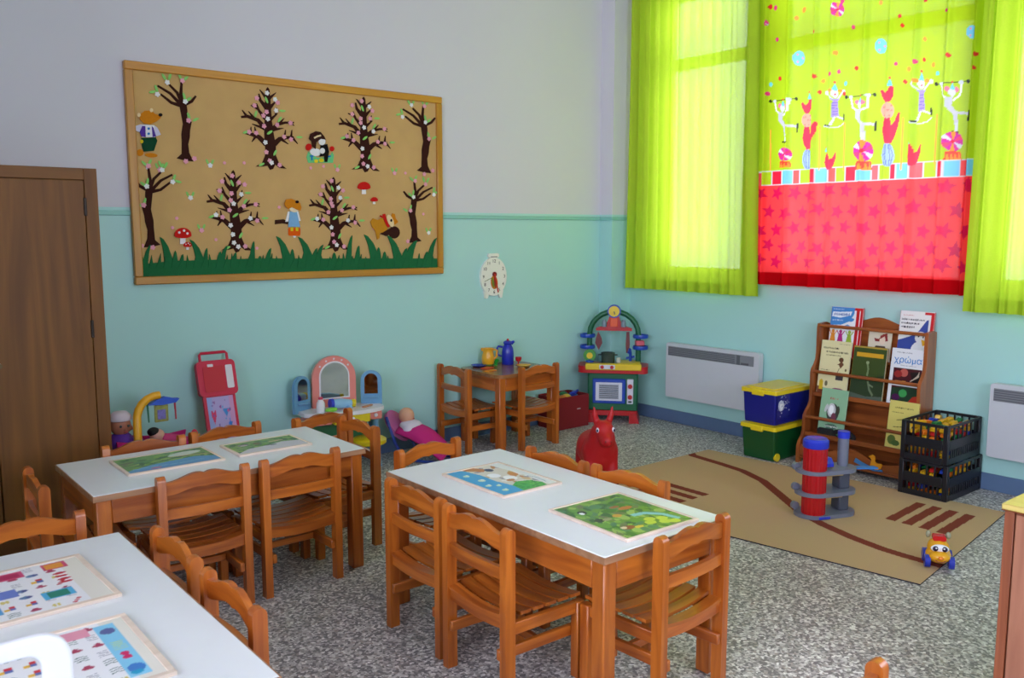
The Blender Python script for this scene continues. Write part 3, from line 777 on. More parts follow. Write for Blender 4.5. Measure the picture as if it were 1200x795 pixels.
BIG_BR = [([(275,540),(215,482),(160,465),(110,455)],30,14),([(195,472),(158,527)],16,4),([(192,468),(185,398)],14,3),([(150,462),(155,402)],12,3),
 ([(270,410),(215,342),(130,316),(78,327)],26,12),([(120,312),(88,268)],14,3),([(185,332),(138,273)],14,3),([(270,408),(165,377)],20,3),([(275,325),(225,262),(205,200)],20,4),([(222,250),(160,222)],12,4),
 ([(285,230),(238,172),(228,118)],24,6),([(290,150),(236,84)],18,3),
 ([(340,535),(390,487),(450,470),(510,465)],30,13),([(400,488),(462,526)],16,3),([(430,474),(442,405)],14,3),([(488,466),(496,402)],13,3),([(500,468),(543,518)],13,3),
 ([(322,412),(380,362),(440,343),(515,336)],24,8),([(388,358),(432,306)],14,3),([(478,340),(517,362)],10,3),([(330,414),(424,391)],20,3),([(318,325),(378,270)],18,3),([(362,285),(370,222)],10,3),
 ([(315,225),(368,166)],20,4),([(310,150),(370,94)],18,3)]
BIG_FL = [('p',285,98),('p',203,155),('p',185,228),('p',275,258),('p',265,308),('p',252,388),('p',195,458),('p',375,362),('p',478,338),('p',490,480),('p',270,600),('p',290,672),('p',375,712),('p',385,172),('w',350,150),('w',362,250),('w',290,332),('w',430,462),('w',140,440),('w',270,530),('w',320,698)]
BIG_LF = [(287,165,-68),(195,290,75),(418,245,3),(392,320,55),(305,438,35),(345,608,60),(228,715,25),(558,460,3),(110,450,20)]
TH_TRUNK = [(372,742),(415,702),(420,600),(420,540),(436,450),(420,340),(412,275),(470,275),(477,340),(470,400),(508,432),(492,500),(487,560),(471,620),(476,690),(508,762),(440,757)]
TH_BR = [([(435,295),(430,210),(440,112)],24,12),([(432,275),(400,200),(340,142)],20,12),([(425,295),(345,212),(248,160)],20,11),([(425,305),(350,287),(268,225)],22,11),([(460,290),(515,262),(552,213)],22,11)]
TH_FL = [('w',330,120),('w',242,228),('w',455,270),('p',440,105),('p',490,422),('p',445,772),('p',520,742)]
TH_LF = [(300,85,-60),(345,78,70),(428,68,-65),(472,80,45),(205,215,15),(235,185,-70),(455,225,-75),(487,248,40),(485,385,-70),(540,410,30)]
def tree(label, base, top, kind, flip=1, seed=0):
    trunk, br, fls, lfs, bx, by, H = (BIG_TRUNK, BIG_BR, BIG_FL, BIG_LF, 305, 748, 690.) if kind == 'big' else (TH_TRUNK, TH_BR, TH_FL, TH_LF, 442, 755, 650.)
    X0, Z0 = B2(*base); _, Z1 = B2(base[0], top[1]); k = (Z1-Z0)/H; rnd = random.Random(seed)
    kx = k*(B2(base[0]+20, base[1])[0]-X0)/20/((Z1-Z0)/(base[1]-top[1]))
    m = lambda p: (X0+flip*(p[0]-bx)*kx, Z0+(by-p[1])*k)
    root = thing('felt_tree', label, 'wall decoration', (0, 0, 0), 0, 'felt trees on the notice board')
    wd = 1.5 if kind == 'big' else 1.35
    polys = [[m(p) for p in trunk]] + [[m(p) for p in linep(pts, a*wd, c*wd)] for pts, a, c in br]
    felt('trunk', polys, F['brown'], root, 0, .005, px=False)
    for (c, x, y) in fls:
        x, z = m((x+rnd.uniform(-9, 9), y+rnd.uniform(-9, 9)))
        if rnd.random() < .15: c = 'w' if c == 'p' else 'p'
        share('blossom', FL[c], root, (x, YB-.0055-rnd.random()*.002, z), (0, rnd.uniform(0, 6), 0))
    for (x, y, a) in lfs:
        x, z = m((x, y)); share('leaf', LEAF, root, (x, YB-.0050, z), (0, -R(a)*flip, 0), (.9, 1, .9))
tree('slim felt tree in the top row beside the orange felt animal', (217, 188), (216, 96), 'thin', 1, 1)
tree('broad felt tree in the top row, left of the two broad ones', (317, 198), (316, 103), 'big', 1, 2)
tree('broad felt tree in the top row, right of the two broad ones', (428, 201), (432, 114), 'big', 1, 3)
tree('slim felt tree at the top right of the notice board', (497, 202), (495, 124), 'thin', 1, 4)
tree('slim felt tree at the lower left of the notice board above the mushrooms', (178, 289), (174, 196), 'thin', -1, 5)
tree('broad felt tree in the bottom row, left of the two broad ones', (277, 295), (277, 200), 'big', 1, 6)
tree('broad felt tree in the bottom row, right of the felt child figure', (393, 294), (393, 208), 'big', 1, 7)
tree('slim felt tree at the lower right of the notice board', (486, 284), (487, 213), 'thin', -1, 8)
# loose blossoms
rnd = random.Random(3)
for (x, y, c, lf) in ((173,197,'w',0),(187,199,'p',1),(246,194,'w',1),(263,191,'p',0),(286,191,'p',0),(223,232,'w',1),(207,256,'p',0),(202,267,'p',0),(236,270,'p',1),(253,281,'p',0),(301,291,'p',0),(327,243,'p',0),(364,197,'p',0),(379,195,'p',0),(395,199,'p',1),(462,203,'p',1),(475,203,'p',0),(496,251,'p',0),(502,273,'w',1),(345,277,'w',0),(438,268,'p',0)):
    X, Z = B2(x, y)
    if lf:
        r = thing('loose_blossom', 'single felt blossom with two leaves pinned between the felt trees', 'wall decoration', (X, YB, Z), 0, 'loose leafy felt blossoms')
        share('blossom', FL[c], r, (0, -.003, 0), (0, rnd.uniform(0, 6), 0))
        for a in (-.6, .7): share('leaf', LEAF, r, (.016*(1 if a > 0 else -1), 0, .022), (0, -1.2 if a > 0 else 1.2, 0), (.7, 1, .8))
    else:
        o = bpy.data.objects.new('loose_blossom', FL[c]); COL.objects.link(o); o.location = (X, YB, Z); o.scale = (.7, 1, .7); o.rotation_euler = (0, rnd.uniform(0, 6), 0)
        tag(o, 'single small felt blossom without leaves pinned between the felt trees', 'wall decoration', 'loose small felt blossoms')
# grass strip
tips = [(176,287,3),(187,278,-5),(205,294,0),(214,298,1),(222,281,-6),(242,291,1),(258,295,1),(266,288,3),(276,296,1),(297,283,1),(304,300,0),(317,291,2),(323,277,-6),(342,292,0),(349,278,-6),(356,296,0),(371,291,2),(378,287,3),(391,296,0),(412,276,2),(420,288,1),(426,275,-6),(443,290,0),(450,295,0),(453,276,-6),(466,290,1),(476,291,2),(488,282,5),(500,295,1),(511,279,4)]
polys = [[(163.5, 327.5), (163.5, 310), (200, 306), (300, 303), (420, 303), (511.5, 303), (512, 317.5)]]
for (x, y, bend) in tips:
    yb = 318 if x < 250 else 313
    wd = 8.5 if abs(bend) > 4 else 5.5
    polys.append(linep([(x-bend*2.2, yb), (x-bend*2.0, yb-(yb-y)*.35), (x-bend*1.3, yb-(yb-y)*.7), (x-bend*.5, yb-(yb-y)*.92), (x, y)], wd*1.5, .4))
for k in range(40): polys.append([(165+k*8.7, 314), (171+k*8.7, 314), (168.5+k*8.7+(k % 3-1)*2, 301-(k*7 % 5))])
g = felt('felt_grass', polys, F['grass'], None, 1.6, .004)
tag(g, 'dark green felt grass strip along the bottom of the notice board', 'wall decoration', kind='thing')
def mushroom(label, x, y, s, dots=True):
    r = thing('felt_mushroom', label, 'wall decoration', (0, 0, 0), 0, 'felt mushrooms on the notice board')
    felt('stem', [[(x-2.6*s, y-1*s), (x+2.6*s, y-1*s), (x+2.9*s, y+9*s), (x-2.9*s, y+9*s)]], F['white'], r, 2.3)
    felt('cap', [[(x+9*s*math.cos(R(a)), y-(8 if math.sin(R(a)) > 0 else 3)*s*math.sin(R(a))) for a in range(0, 360, 20)]], F['red'], r, 3)
    if dots:
        for dx, dy in ((-4, -3), (1, -5), (4.5, -2)): felt('dot', [ellp(x+dx*s, y+dy*s, 1.3*s, n=8)], F['white'], r, 4.3, .002)
mushroom('larger spotted felt mushroom at the lower left above the felt grass', 213.5, 276, 1.12)
mushroom('tiny felt mushroom tucked under the spotted one at lower left', 219, 288, .55)
mushroom('larger felt mushroom between the right-hand trees, wide red cap', 425.5, 220, .85, False)
mushroom('small felt mushroom just below the wide-capped one at right', 437.5, 235, .48, False)
# figures (plain felt cut-outs)
r = thing('felt_figure', 'orange felt animal in green trousers and white shirt at the top left', 'wall decoration', (0, 0, 0), 0, 'felt figures on the notice board')
felt('feet', [ellp(164, 179, 4, 4, 20), ellp(177, 182, 7.5, 2.6, 5)], F['orange'], r, 0)
felt('trousers', [[(165,162),(182,161),(184,165),(180,177),(168,178),(166,172)]], F['green'], r, 1)
felt('shirt', [[(158,148),(164,146),(180,147),(184,150),(188,158),(183,160),(179,154),(167,154),(162,155),(157,152)]], F['lilac'], r, 1.6)
felt('shirt_front', [[(167,147),(180,147),(181,161),(166,161)]], F['white'], r, 2.2)
felt('waistcoat', [[(166,148),(169.5,148),(170,161),(165,160),(163,155)], [(177,148),(179,150),(182,160),(178,161)]], F['purple'], r, 2.8)
felt('head', [[(163,140),(164,134),(169,130),(177,130),(181,134),(188,136),(187,139),(182,143),(175,146),(168,145)]], F['orange'], r, 2.8)
felt('ear', [ellp(162, 135, 2, 2.4)], F['cream'], r, 3.6, .002); felt('ear', [ellp(176.5, 129.5, 2, 2.4)], F['cream'], r, 3.9, .002)
felt('nose', [ellp(187, 135, 2.4, 1.9)], F['black'], r, 4.2, .002)
for yy in (151, 157): felt('button', [ellp(173.5, yy, 1.5, 1.5, n=10)], F['deepblue'], r, 2.8, .003)
felt('patch', [ellp(165.5, 166, 2, 2.3, n=8)], F['yellow'], r, 2.4, .002)
r = thing('felt_figure', 'dark-haired felt pair hugging between red tulips in the top row', 'wall decoration', (0, 0, 0), 0, 'felt figures on the notice board')
felt('ground', [[(359,184),(361,178),(366,181),(371,185),(386,184),(389,178),(391,182),(390,191),(361,191)]], F['mint'], r, 0)
felt('tulip', [ellp(361, 172.5, 3.4, 4.2, 20)], F['red'], r, 1.2); felt('tulip', [ellp(388.5, 174.5, 2.7, 3, 0)], F['red'], r, 1.2)
felt('white_body', [ellp(369, 178.5, 6.5, 4.5, 10)], F['white'], r, 1.2)
felt('dark_body', [[(375,170),(383,169),(385,178),(383,190),(380,190),(379,183),(374,184)]], F['black'], r, 1.2)
felt('hair', [[(361,163),(363,157),(369,154),(375,155),(379,160),(381,164),(375,163),(370,167),(369,175),(365,172),(364,166)]], F['brown'], r, 2.4)
felt('face', [ellp(376.5, 166, 4, 4.4)], F['white'], r, 2.2); felt('head_band', [linep([(367,162),(371,160),(375,159)], 2)], F['cream'], r, 3.6, .002)
felt('white_chest', [ellp(377, 177, 3, 3.4)], F['white'], r, 2.4, .002)
felt('yellow_foot', [ellp(370, 189, 2.2, 2.2), ellp(376, 188, 2.8, 2.4)], F['yellow'], r, 1.3, .003); felt('blue_flower', [linep([(362.5,183),(367,183)], 1.6), linep([(365,183),(365,188)], 1.6), linep([(383,184),(387,183)], 1.8)], F['deepblue'], r, 1.3, .002)
r = thing('felt_figure', 'fair-haired felt child in pale blue overalls between the lower broad trees', 'wall decoration', (0, 0, 0), 0, 'felt figures on the notice board')
felt('branch', [[(322,258),(332,257),(338,260),(337,263),(331,262),(322,263)]], F['brown'], r, 0)
felt('arms', [[(337,248),(340,248),(337,260),(334,260)], [(347,248),(349,248),(352,259),(349,259)]], F['white'], r, .8)
felt('overalls', [[(339,248),(347,248),(351,266),(337,266)]], F['blue'], r, 1.8); felt('shoes', [rrect(337.5, 267, 351.5, 276.5, 2)], F['tangerine'], r, .6)
felt('ankle', [rectp(340, 265, 343, 271), rectp(346, 265, 349, 271)], F['yellow'], r, 1.7, .002)
felt('face', [ellp(343.5, 245.5, 5.2, 3.4, 10)], F['skin'], r, 2.6); felt('hair', [[(332,239),(334,234),(340,233),(345,235),(350,238),(352,243),(351,247),(347,246),(341,243),(337,245),(334,243)]], F['orange'], r, 3.6)
felt('hair_bow', [ellp(346.8, 236.8, 2.1, 1.7)], F['black'], r, 4.6, .002)
r = thing('felt_figure', 'yellow felt animal with a red scarf and a dark ball at the lower right', 'wall decoration', (0, 0, 0), 0, 'felt figures on the notice board')
felt('ball', [ellp(461.5, 272.5, 6.6, 7.2), [(445,274),(456,268),(458,274),(452,277)]], F['brown'], r, .8)
felt('body', [[(433,260),(436,256),(442,258),(447,255),(452,264),(453,269),(447,273),(444,273),(444,279),(441,281),(439,271),(435,266)]], F['ochre'], r, 2.2)
felt('head', [[(459,250),(462,251),(463,256),(466,260),(463,263),(459,264),(456,258)]], F['orange'], r, 1.4)
felt('muzzle', [ellp(456.5, 259, 3.4, 7.6, -20)], F['cream'], r, 2.6); felt('eye', [ellp(457.3, 258.5, 1.2, 1.7, n=8)], F['black'], r, 3.9, .002)
felt('scarf', [linep([(448.5,251),(450,257),(452.5,263),(455,266)], 3.2), linep([(444,253),(449,255.5)], 1.6)], F['red'], r, 3.4)

# toy clock
t = thing('toy_clock', 'white egg-shaped toy clock hanging on the mint wall', 'clock', (-1.415, 0, 1.245))
CW = mat('clock_white', (236, 234, 222), .4, noise=.02)
MB().prism(ellp(0, 0, .128, .150, n=28), -.022, 0, 'xz').build('clock_body', CW, t, angle=30)
MB().prism(rrect(-.052, .148, .052, .180, .012), -.020, 0, 'xz').build('hanger', CW, t, angle=30)
for sx in (-1, 1): MB().prism([(sx*.045, -.13), (sx*.095, -.11), (sx*.082, -.168), (sx*.062, -.168)], -.020, 0, 'xz').build('foot', CW, t, smooth=False)
MB().prism(rrect(-.03, .150, .035, .157, .003), -.0215, -.02, 'xz').build('logo_strip', mat('grey_print', (130, 130, 128), .6), t, smooth=False)
DK = mat('dark_print', (50, 46, 44), .6)
for h_ in range(1, 13):
    a = R(90-30*h_); text_mesh('numeral', str(h_), .036, DK, t, Matrix.Translation((.103*math.cos(a), -.0230, .120*math.sin(a))) @ Matrix.Rotation(R(90), 4, 'X'))
felt_l = MB().prism(ellp(0, -.045, .034, .052, 8), -.026, -.022, 'xz').build('ladybird_body', mat('amber', (206, 120, 30), .4), t, angle=30)
MB().prism(ellp(-.014, -.045, .010, .040, 12), -.0275, -.026, 'xz').build('wing_mark', mat('leaf_green_print', (110, 130, 40), .5), t, smooth=False)
MB().prism(ellp(.006, -.045, .010, .046, 6), -.0275, -.026, 'xz').build('wing_mark', mat('red_brown_print', (150, 40, 24), .5), t, smooth=False)
MB().prism(ellp(.004, .018, .022, .020), -.026, -.022, 'xz').build('ladybird_head', mat('dark_red', (120, 16, 26), .4), t, angle=30)
MB().prism(linep([(.004, .02), (.038, -.125)], .012, .008), -.029, -.0265, 'xz').build('minute_hand', mat('bright_red', (200, 30, 28), .4), t, smooth=False)
MB().prism(linep([(.0, .0), (-.095, -.035)], .004, .003), -.0255, -.0225, 'xz').build('hour_hand', mat('olive', (120, 130, 70), .4), t, smooth=False)
# ---------------------------------------------------------------- along the window wall
HW_ = mat('heater_white', (200, 202, 208), .35, noise=.02); GRL = mat('heater_grille', (128, 130, 136), .5); GRD = mat('heater_grille_dark', (92, 94, 100), .5)
def heater(label, y0, width, flip=False):
    t = thing('wall_heater', label, 'heater', (0, y0, .230), R(-90), 'white panel heaters under the windows')   # local x runs along the wall to the right, -y into the room
    H_ = .453
    MB().prism(rrect(0, 0, width, H_, .018), -.085, -.030, 'xz').build('casing', HW_, t, angle=30)
    MB().rbox((.05, -.030, .05), (width-.05, 0, H_-.05), .003).build('wall_bracket', HW_, t)
    MB().rbox((.022, -.088, H_-.105), (width-.045, -.084, H_-.028), .001).build('grille', GRL, t)
    for k in range(5):
        MB().rbox((.026, -.0905, H_-.098+k*.014), (width*.76 if not flip else width-.05, -.088, H_-.092+k*.014), .001).build('slat', GRD, t)
    xx = width*.78 if not flip else width*.30
    MB().rbox((xx, -.091, H_-.104), (xx+.03, -.088, H_-.030), .001).build('control_strip', GRD, t)
    MB().rbox((xx+.04, -.091, H_-.100), (xx+.11, -.088, H_-.085), .001).build('switch', GRD, t)
    return t
heater('white panel heater on the wall between the toy kitchen and the storage boxes', -.640, .90)
heater('white panel heater at the right picture edge beside the black crates', -3.185, .90, True)

def storage_box(label, z, c, cname, lid_c, y0, wheel):
    """local x from wall into the room is negative; box seen with its short end towards the room"""
    t = thing('storage_box', label, 'storage box', (-.260, y0, z), 0, 'lidded storage boxes')
    m = mat('plastic_'+cname, c, .3, noise=.03); lm = mat('lid_yellow', lid_c, .32, noise=.03)
    hx, hy, H_ = .225, .135, .232
    vs_ = []
    for (k, zz) in ((.93, 0), (1.0, H_)):
        vs_ += [(sx*hx*k, sy*hy*k, zz) for sx, sy in ((-1,-1),(1,-1),(1,1),(-1,1))]
    b = MB(); b.add(vs_, [(0,3,2,1),(4,5,6,7),(0,1,5,4),(1,2,6,5),(2,3,7,6),(3,0,4,7)]); tub = b.build('tub', m, t)
    bv = tub.modifiers.new('round', 'BEVEL'); bv.width = .012; bv.segments = 3
    l = MB(); l.prism(rrect(-hx-.012, -hy-.012, hx+.012, hy+.012, .02), H_-.012, H_+.016, 'xy'); lo = l.build('lid', lm, t, angle=30)
    MB().prism(rrect(-hx+.03, -hy+.03, hx-.03, hy-.03, .02), H_+.016, H_+.022, 'xy').build('lid_panel', lm, lo, angle=30)
    MB().rbox((-hx-.022, -.048, H_-.026), (-hx-.002, .048, H_+.010), .004).build('clip', lm, t)
    MB().rbox((hx+.002, -.048, H_-.026), (hx+.018, .048, H_+.010), .004).build('clip', lm, t)
    if wheel:
        for sx in (-1, 1):
            MB().cyl((sx*(hx-.045), -hy*.94-.012, .030), (sx*(hx-.045), -hy*.94+.006, .030), .028, n=18).build('wheel', lm, t)
    return t, hy
yb_ = -1.825
storage_box('green storage box with a yellow lid and yellow wheels, at the bottom of the stack', 0.0, (16, 76, 36), 'green', (226, 200, 30), yb_, True)
t, hy = storage_box('blue storage box with a yellow lid standing on the green box', 0.254, (22, 28, 120), 'blue', (226, 200, 30), yb_, False)
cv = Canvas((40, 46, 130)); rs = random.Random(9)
cv.e(.05, .09, .034, .040, (205, 212, 232), 20); cv.e(.055, .085, .022, .026, (245, 247, 250), 10)  # white oval inside a paler one, then scattered pale specks
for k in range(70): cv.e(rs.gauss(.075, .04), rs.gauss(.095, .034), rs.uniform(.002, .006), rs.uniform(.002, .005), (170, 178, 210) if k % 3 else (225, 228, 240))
sh = grid_sheet('speckled_patch', 60, 60, lambda A, B: np.stack([-.205+.16*A, -hy*(.94+.06*(.05+.16*B)/.232)-.003, .05+.16*B], 1), cv, print_mat('speckled_patch_print', .15, .6), t, lambda A, B: (.16*A, .16*B))
sh['label'] = 'pale speckled patch'

# bookshelf
S1, S2 = (122, 62, 26), (166, 90, 40)
SX, SY, SZ = wood('shelf_wood_x', S1, S2, 'x'), wood('shelf_wood_y', S1, S2, 'y'), wood('shelf_wood_z', S1, S2, 'z')
yL, yR = -2.050, -2.805
t = thing('bookshelf', 'brown wooden children bookshelf with curved sides and three tiers of books', 'bookshelf', (0, 0, 0))
prof = [(-.018, 0), (-.018, .955), (-.05, .965), (-.128, .958), (-.136, .93), (-.136, .76), (-.142, .71), (-.165, .672), (-.190, .645), (-.200, .615), (-.198, .50), (-.200, .425), (-.220, .385), (-.250, .355), (-.272, .325), (-.276, .28), (-.274, .225), (-.285, .19), (-.318, .155), (-.336, .12), (-.338, 0), (-.30, 0), (-.29, .05), (-.10, .05), (-.08, 0)]
for y in (yL, yR):
    MB().prism(prof, y-.011, y+.011, 'xz').build('side_panel', SZ, t, angle=40)
wv = [(yR+.011, .02), (yR+.011, .93)] + [(yR+.011+(yL-yR-.022)*k/24, .955+.065*math.exp(-((k/24-.5)/.20)**2)) for k in range(25)] + [(yL-.011, .93), (yL-.011, .02)]
MB().prism(wv, -.018, -.008, 'yz').build('back_panel', SY, t, smooth=False)
def board(name, x0, x1, z, th=.016): MB().rbox((x0, yR+.011, z-th), (x1, yL-.011, z), .003).build(name, SY, t)
board('shelf', -.098, -.018, .735); board('shelf', -.178, -.018, .475); board('shelf', -.268, -.018, .205); board('shelf', -.325, -.018, .050)
for (x, z) in ((-.128, .945), (-.192, .628), (-.266, .318)):
    MB().cyl((x, yR+.011, z), (x, yL-.011, z), .0115, n=10).build('book_rail', SY, t)
for (x, z) in ((-.182, .480), (-.272, .210)):
    MB().rbox((x-.006, yR+.011, z-.026), (x+.006, yL-.011, z+.006), .003).build('shelf_lip', SY, t)
wv = [(yR+.011, .052), (yR+.011, .13)] + [(yR+.011+(yL-yR-.022)*k/30, .128+.034*math.cos(2*math.pi*1.5*(k/30-.5))*math.exp(-((k/30-.5)/.6)**2)) for k in range(31)] + [(yL-.011, .052)]
MB().prism(wv, -.322, -.308, 'yz').build('front_panel', SY, t, smooth=False)
DUCK = mat('duck_yellow', (226, 150, 26), .45)
Dk = [(0,.0),(.012,-.010),(.05,-.012),(.075,-.002),(.085,.022),(.078,.034),(.062,.030),(.045,.030),(.034,.040),(.036,.056),(.030,.074),(.014,.080),(.000,.072),(-.012,.066),(.002,.058),(.010,.046),(.006,.026)]
d = MB().prism([(-2.575-y_*1.0, .078+z_) for (y_, z_) in Dk], -.330, -.322, 'yz').build('duck_ornament', DUCK, t, smooth=False); d['label'] = 'yellow wooden duck ornament'
MB().prism(linep([(-2.47, .100), (-2.52, .082), (-2.60, .062), (-2.66, .064)], .030, .012), -.328, -.322, 'yz').build('wave_ornament', mat('wave_blue', (60, 120, 180), .5), t, smooth=False)

PAGES = mat('paper_pages', (228, 222, 206), .8)
def book(label, pbl, ptr, X, tilt, canvas_f, back=(200, 40, 40), th=.012, dx=0.0, red_edge=False):
    a, c = rw(*pbl, X), rw(*ptr, X)
    W_ = abs(c[1]-a[1])-.004; zb = {-.066: .735, -.140: .475, -.205: .205}[X]+.001; Hh = (c[2]-zb)/math.cos(R(tilt)); X = {-.066: -.078, -.140: -.172, -.205: -.248}[X]
    t_ = thing('book', label, 'book', (X, (a[1]+c[1])/2, zb), R(-90), 'picture books on the bookshelf')
    Mx = Matrix.Rotation(-R(tilt), 4, 'X')
    cm = mat('cover_%d_%d_%d' % back, back, .4)
    MB().rbox((-W_/2+.003, .002, .003), (W_/2-.003, th-.002, Hh-.003), .0005, Mx).build('page_block', PAGES, t_, smooth=False)
    MB().rbox((-W_/2, th-.002, 0), (W_/2, th, Hh), .0005, Mx).build('back_cover', cm, t_, smooth=False)
    MB().rbox((-W_/2-.001, .0, 0), (-W_/2+.002, th, Hh), .0005, Mx).build('spine', cm, t_, smooth=False)
    cv = canvas_f(W_, Hh)
    cs, sn = math.cos(R(tilt)), math.sin(R(tilt))
    def pos(A, B):
        x = -W_/2+W_*A; z = Hh*B; return np.stack([x, z*sn+0*A, z*cs], 1)
    n = int(W_/.0026); k = int(Hh/.0026)
    grid_sheet('front_cover', n, k, pos, cv, print_mat('book_cover_print', .28, .5), t_, lambda A, B: (A, B))
    return t_, W_, Hh, Mx
def squig(cv, x0, x1, y, h, c, seed=0):      # a line of illegible small print
    q = random.Random(seed); x = x0
    while x < x1:
        w_ = q.uniform(.012, .03); cv.r(x, y-h*q.uniform(.3, .6), x+w_*.6, y+h*q.uniform(.2, .6), c); x += w_
def cv1(W_, H_):
    c = Canvas((240, 240, 244)); c.r(.80, 0, .90, 1, (200, 30, 36)); c.r(.92, 0, 1, 1, (200, 30, 36)); c.r(.62, .94, 1, 1, (200, 30, 36))
    c.p([(0,.62),(.35,.64),(.6,.72),(.72,.86),(.74,1),(0,1)], (70, 140, 210)); c.p([(.03,.80),(.3,.78),(.62,.84),(.66,.92),(.3,.90),(.05,.90)], (235, 240, 250))
    squig(c, .08, .6, .85, .05, (60, 100, 180), 2); squig(c, .06, .4, .73, .03, (200, 220, 240), 3); squig(c, .06, .4, .95, .02, (210, 225, 240), 4)
    c.e(.66, .75, .08, .035, (70, 140, 210), 10); c.e(.55, .60, .09, .05, (110, 160, 215))
    for x, col in ((.12, (235, 150, 50)), (.36, (190, 40, 130)), (.64, (160, 190, 60))):
        c.e(x, .50, .05, .04, col); c.p([(x-.09,.30),(x+.09,.30),(x+.05,.46),(x-.05,.46)], col); c.l([(x-.05,.30),(x-.08,.14)], .03, col); c.l([(x+.05,.30),(x+.06,.14)], .03, col); c.l([(x-.05,.44),(x-.12,.52)], .025, col); c.l([(x+.05,.44),(x+.12,.52)], .025, col)
    return c
book('white book with a blue cloud and three dancing children, top tier', (970, 411), (1010, 362), -.066, 7, cv1)
def cv2(W_, H_):
    c = Canvas((226, 214, 190)); squig(c, .2, .7, .93, .03, (120, 90, 70), 5)
    c.p([(.25,.72),(.45,.70),(.62,.86),(.80,.90),(.84,.70),(.72,.60),(.70,.84),(.58,.70),(.50,.62),(.30,.62)], (140, 40, 40)); c.e(.62, .66, .13, .14, (238, 214, 190)); c.p([(.50,.8),(.75,.9),(.86,.66),(.78,.64),(.70,.8),(.52,.7)], (150, 40, 44))
    c.p([(.2,.30),(.35,.48),(.75,.48),(.86,.30),(.7,.14),(.35,.14)], (74, 54, 44)); c.l([(.25,.4),(.8,.42)], .03, (150, 120, 90)); c.l([(.3,.25),(.75,.28)], .02, (160, 130, 100))
    return c
book('small cream book with a red-hooded figure, top tier centre', (1016, 418), (1045, 388), -.066, 7, cv2, (214, 196, 160), .009)
def cv3(W_, H_):
    c = Canvas((240, 238, 236)); c.p([(0,0),(1,0),(1,.90),(.78,.84),(.55,.60),(.32,.52),(0,.44)], (60, 80, 160)); c.p([(0,.18),(.3,.10),(1,.16),(1,0),(0,0)], (30, 66, 150))
    c.r(.90, .45, 1, .99, (205, 32, 40)); c.r(.72, .94, 1, .99, (205, 32, 40)); c.r(.84, .45, .90, .92, (240, 238, 236))
    for k in range(3): squig(c, .05, .72-k*.14, .84-k*.07, .035, (48, 44, 60), 20+k)
    squig(c, .1, .4, .92, .015, (200, 80, 80), 31)
    c.e(.64, .30, .24, .15, (245, 245, 245), 10); c.e(.66, .52, .17, .11, (248, 248, 248)); c.p([(.68,.48),(.74,.36),(.86,.40),(.86,.46)], (240, 180, 40)); c.e(.60, .54, .02, .02, (20, 20, 30)); c.e(.73, .53, .02, .02, (20, 20, 30))
    return c
book('white and blue book with a white penguin, top tier at right', (1050, 420), (1094, 367), -.066, 7, cv3)
def cv4(W_, H_):
    c = Canvas((228, 218, 168)); squig(c, .08, .6, .86, .035, (60, 54, 40), 41); squig(c, .18, .92, .79, .035, (60, 54, 40), 42); squig(c, .2, .7, .73, .02, (120, 110, 80), 43); squig(c, .6, .95, .95, .012, (120, 110, 80), 44)
    c.e(.72, .66, .08, .045, (96, 62, 38)); c.p([(.60,.56),(.74,.64),(.82,.58),(.72,.50),(.66,.56)], (110, 70, 44)); c.l([(.68,.50),(.62,.40)], .015, (90, 60, 40)); c.r(.60, .28, .84, .40, (66, 60, 66)); c.e(.72, .40, .12, .02, (90, 84, 88)); c.e(.9, .48, .03, .025, (90, 70, 40))
    squig(c, .05, .35, .45, .015, (90, 84, 60), 45)
    c.p([(0,0),(1,0),(1,.08),(.7,.14),(.4,.10),(0,.14)], (120, 60, 40)); c.p([(.06,.08),(.2,.08),(.19,.24),(.13,.28),(.07,.24)], (214, 180, 40)); c.e(.7, .10, .2, .04, (150, 60, 110)); c.e(.3, .2, .05, .05, (120, 110, 80))
    return c
book('pale yellow book with a girl on a pot, middle tier at left', (959, 460), (997, 402), -.140, 8, cv4, (214, 204, 160))
def cv5(W_, H_):
    c = Canvas((62, 78, 34)); c.p([(0,0),(1,0),(1,.5),(.6,.42),(.3,.46),(0,.40)], (46, 62, 38)); c.r(.10, .80, .92, .88, (214, 160, 40)); c.r(.0, .97, 1, 1, (180, 150, 60))
    c.l([(.45,.70),(.50,.58),(.48,.45)], .05, (120, 136, 96)); c.l([(.52,.36),(.60,.2),(.72,.10)], .05, (110, 126, 96)); c.l([(.55,.30),(.7,.26)], .03, (120, 136, 104)); c.e(.46, .70, .05, .03, (150, 160, 120))
    c.p([(0,0),(1,0),(1,.10),(.5,.07),(0,.12)], (84, 96, 84))
    return c
book('dark green book with an orange title bar, middle tier centre', (997, 464), (1039, 409), -.140, 8, cv5, (170, 140, 60), .016)
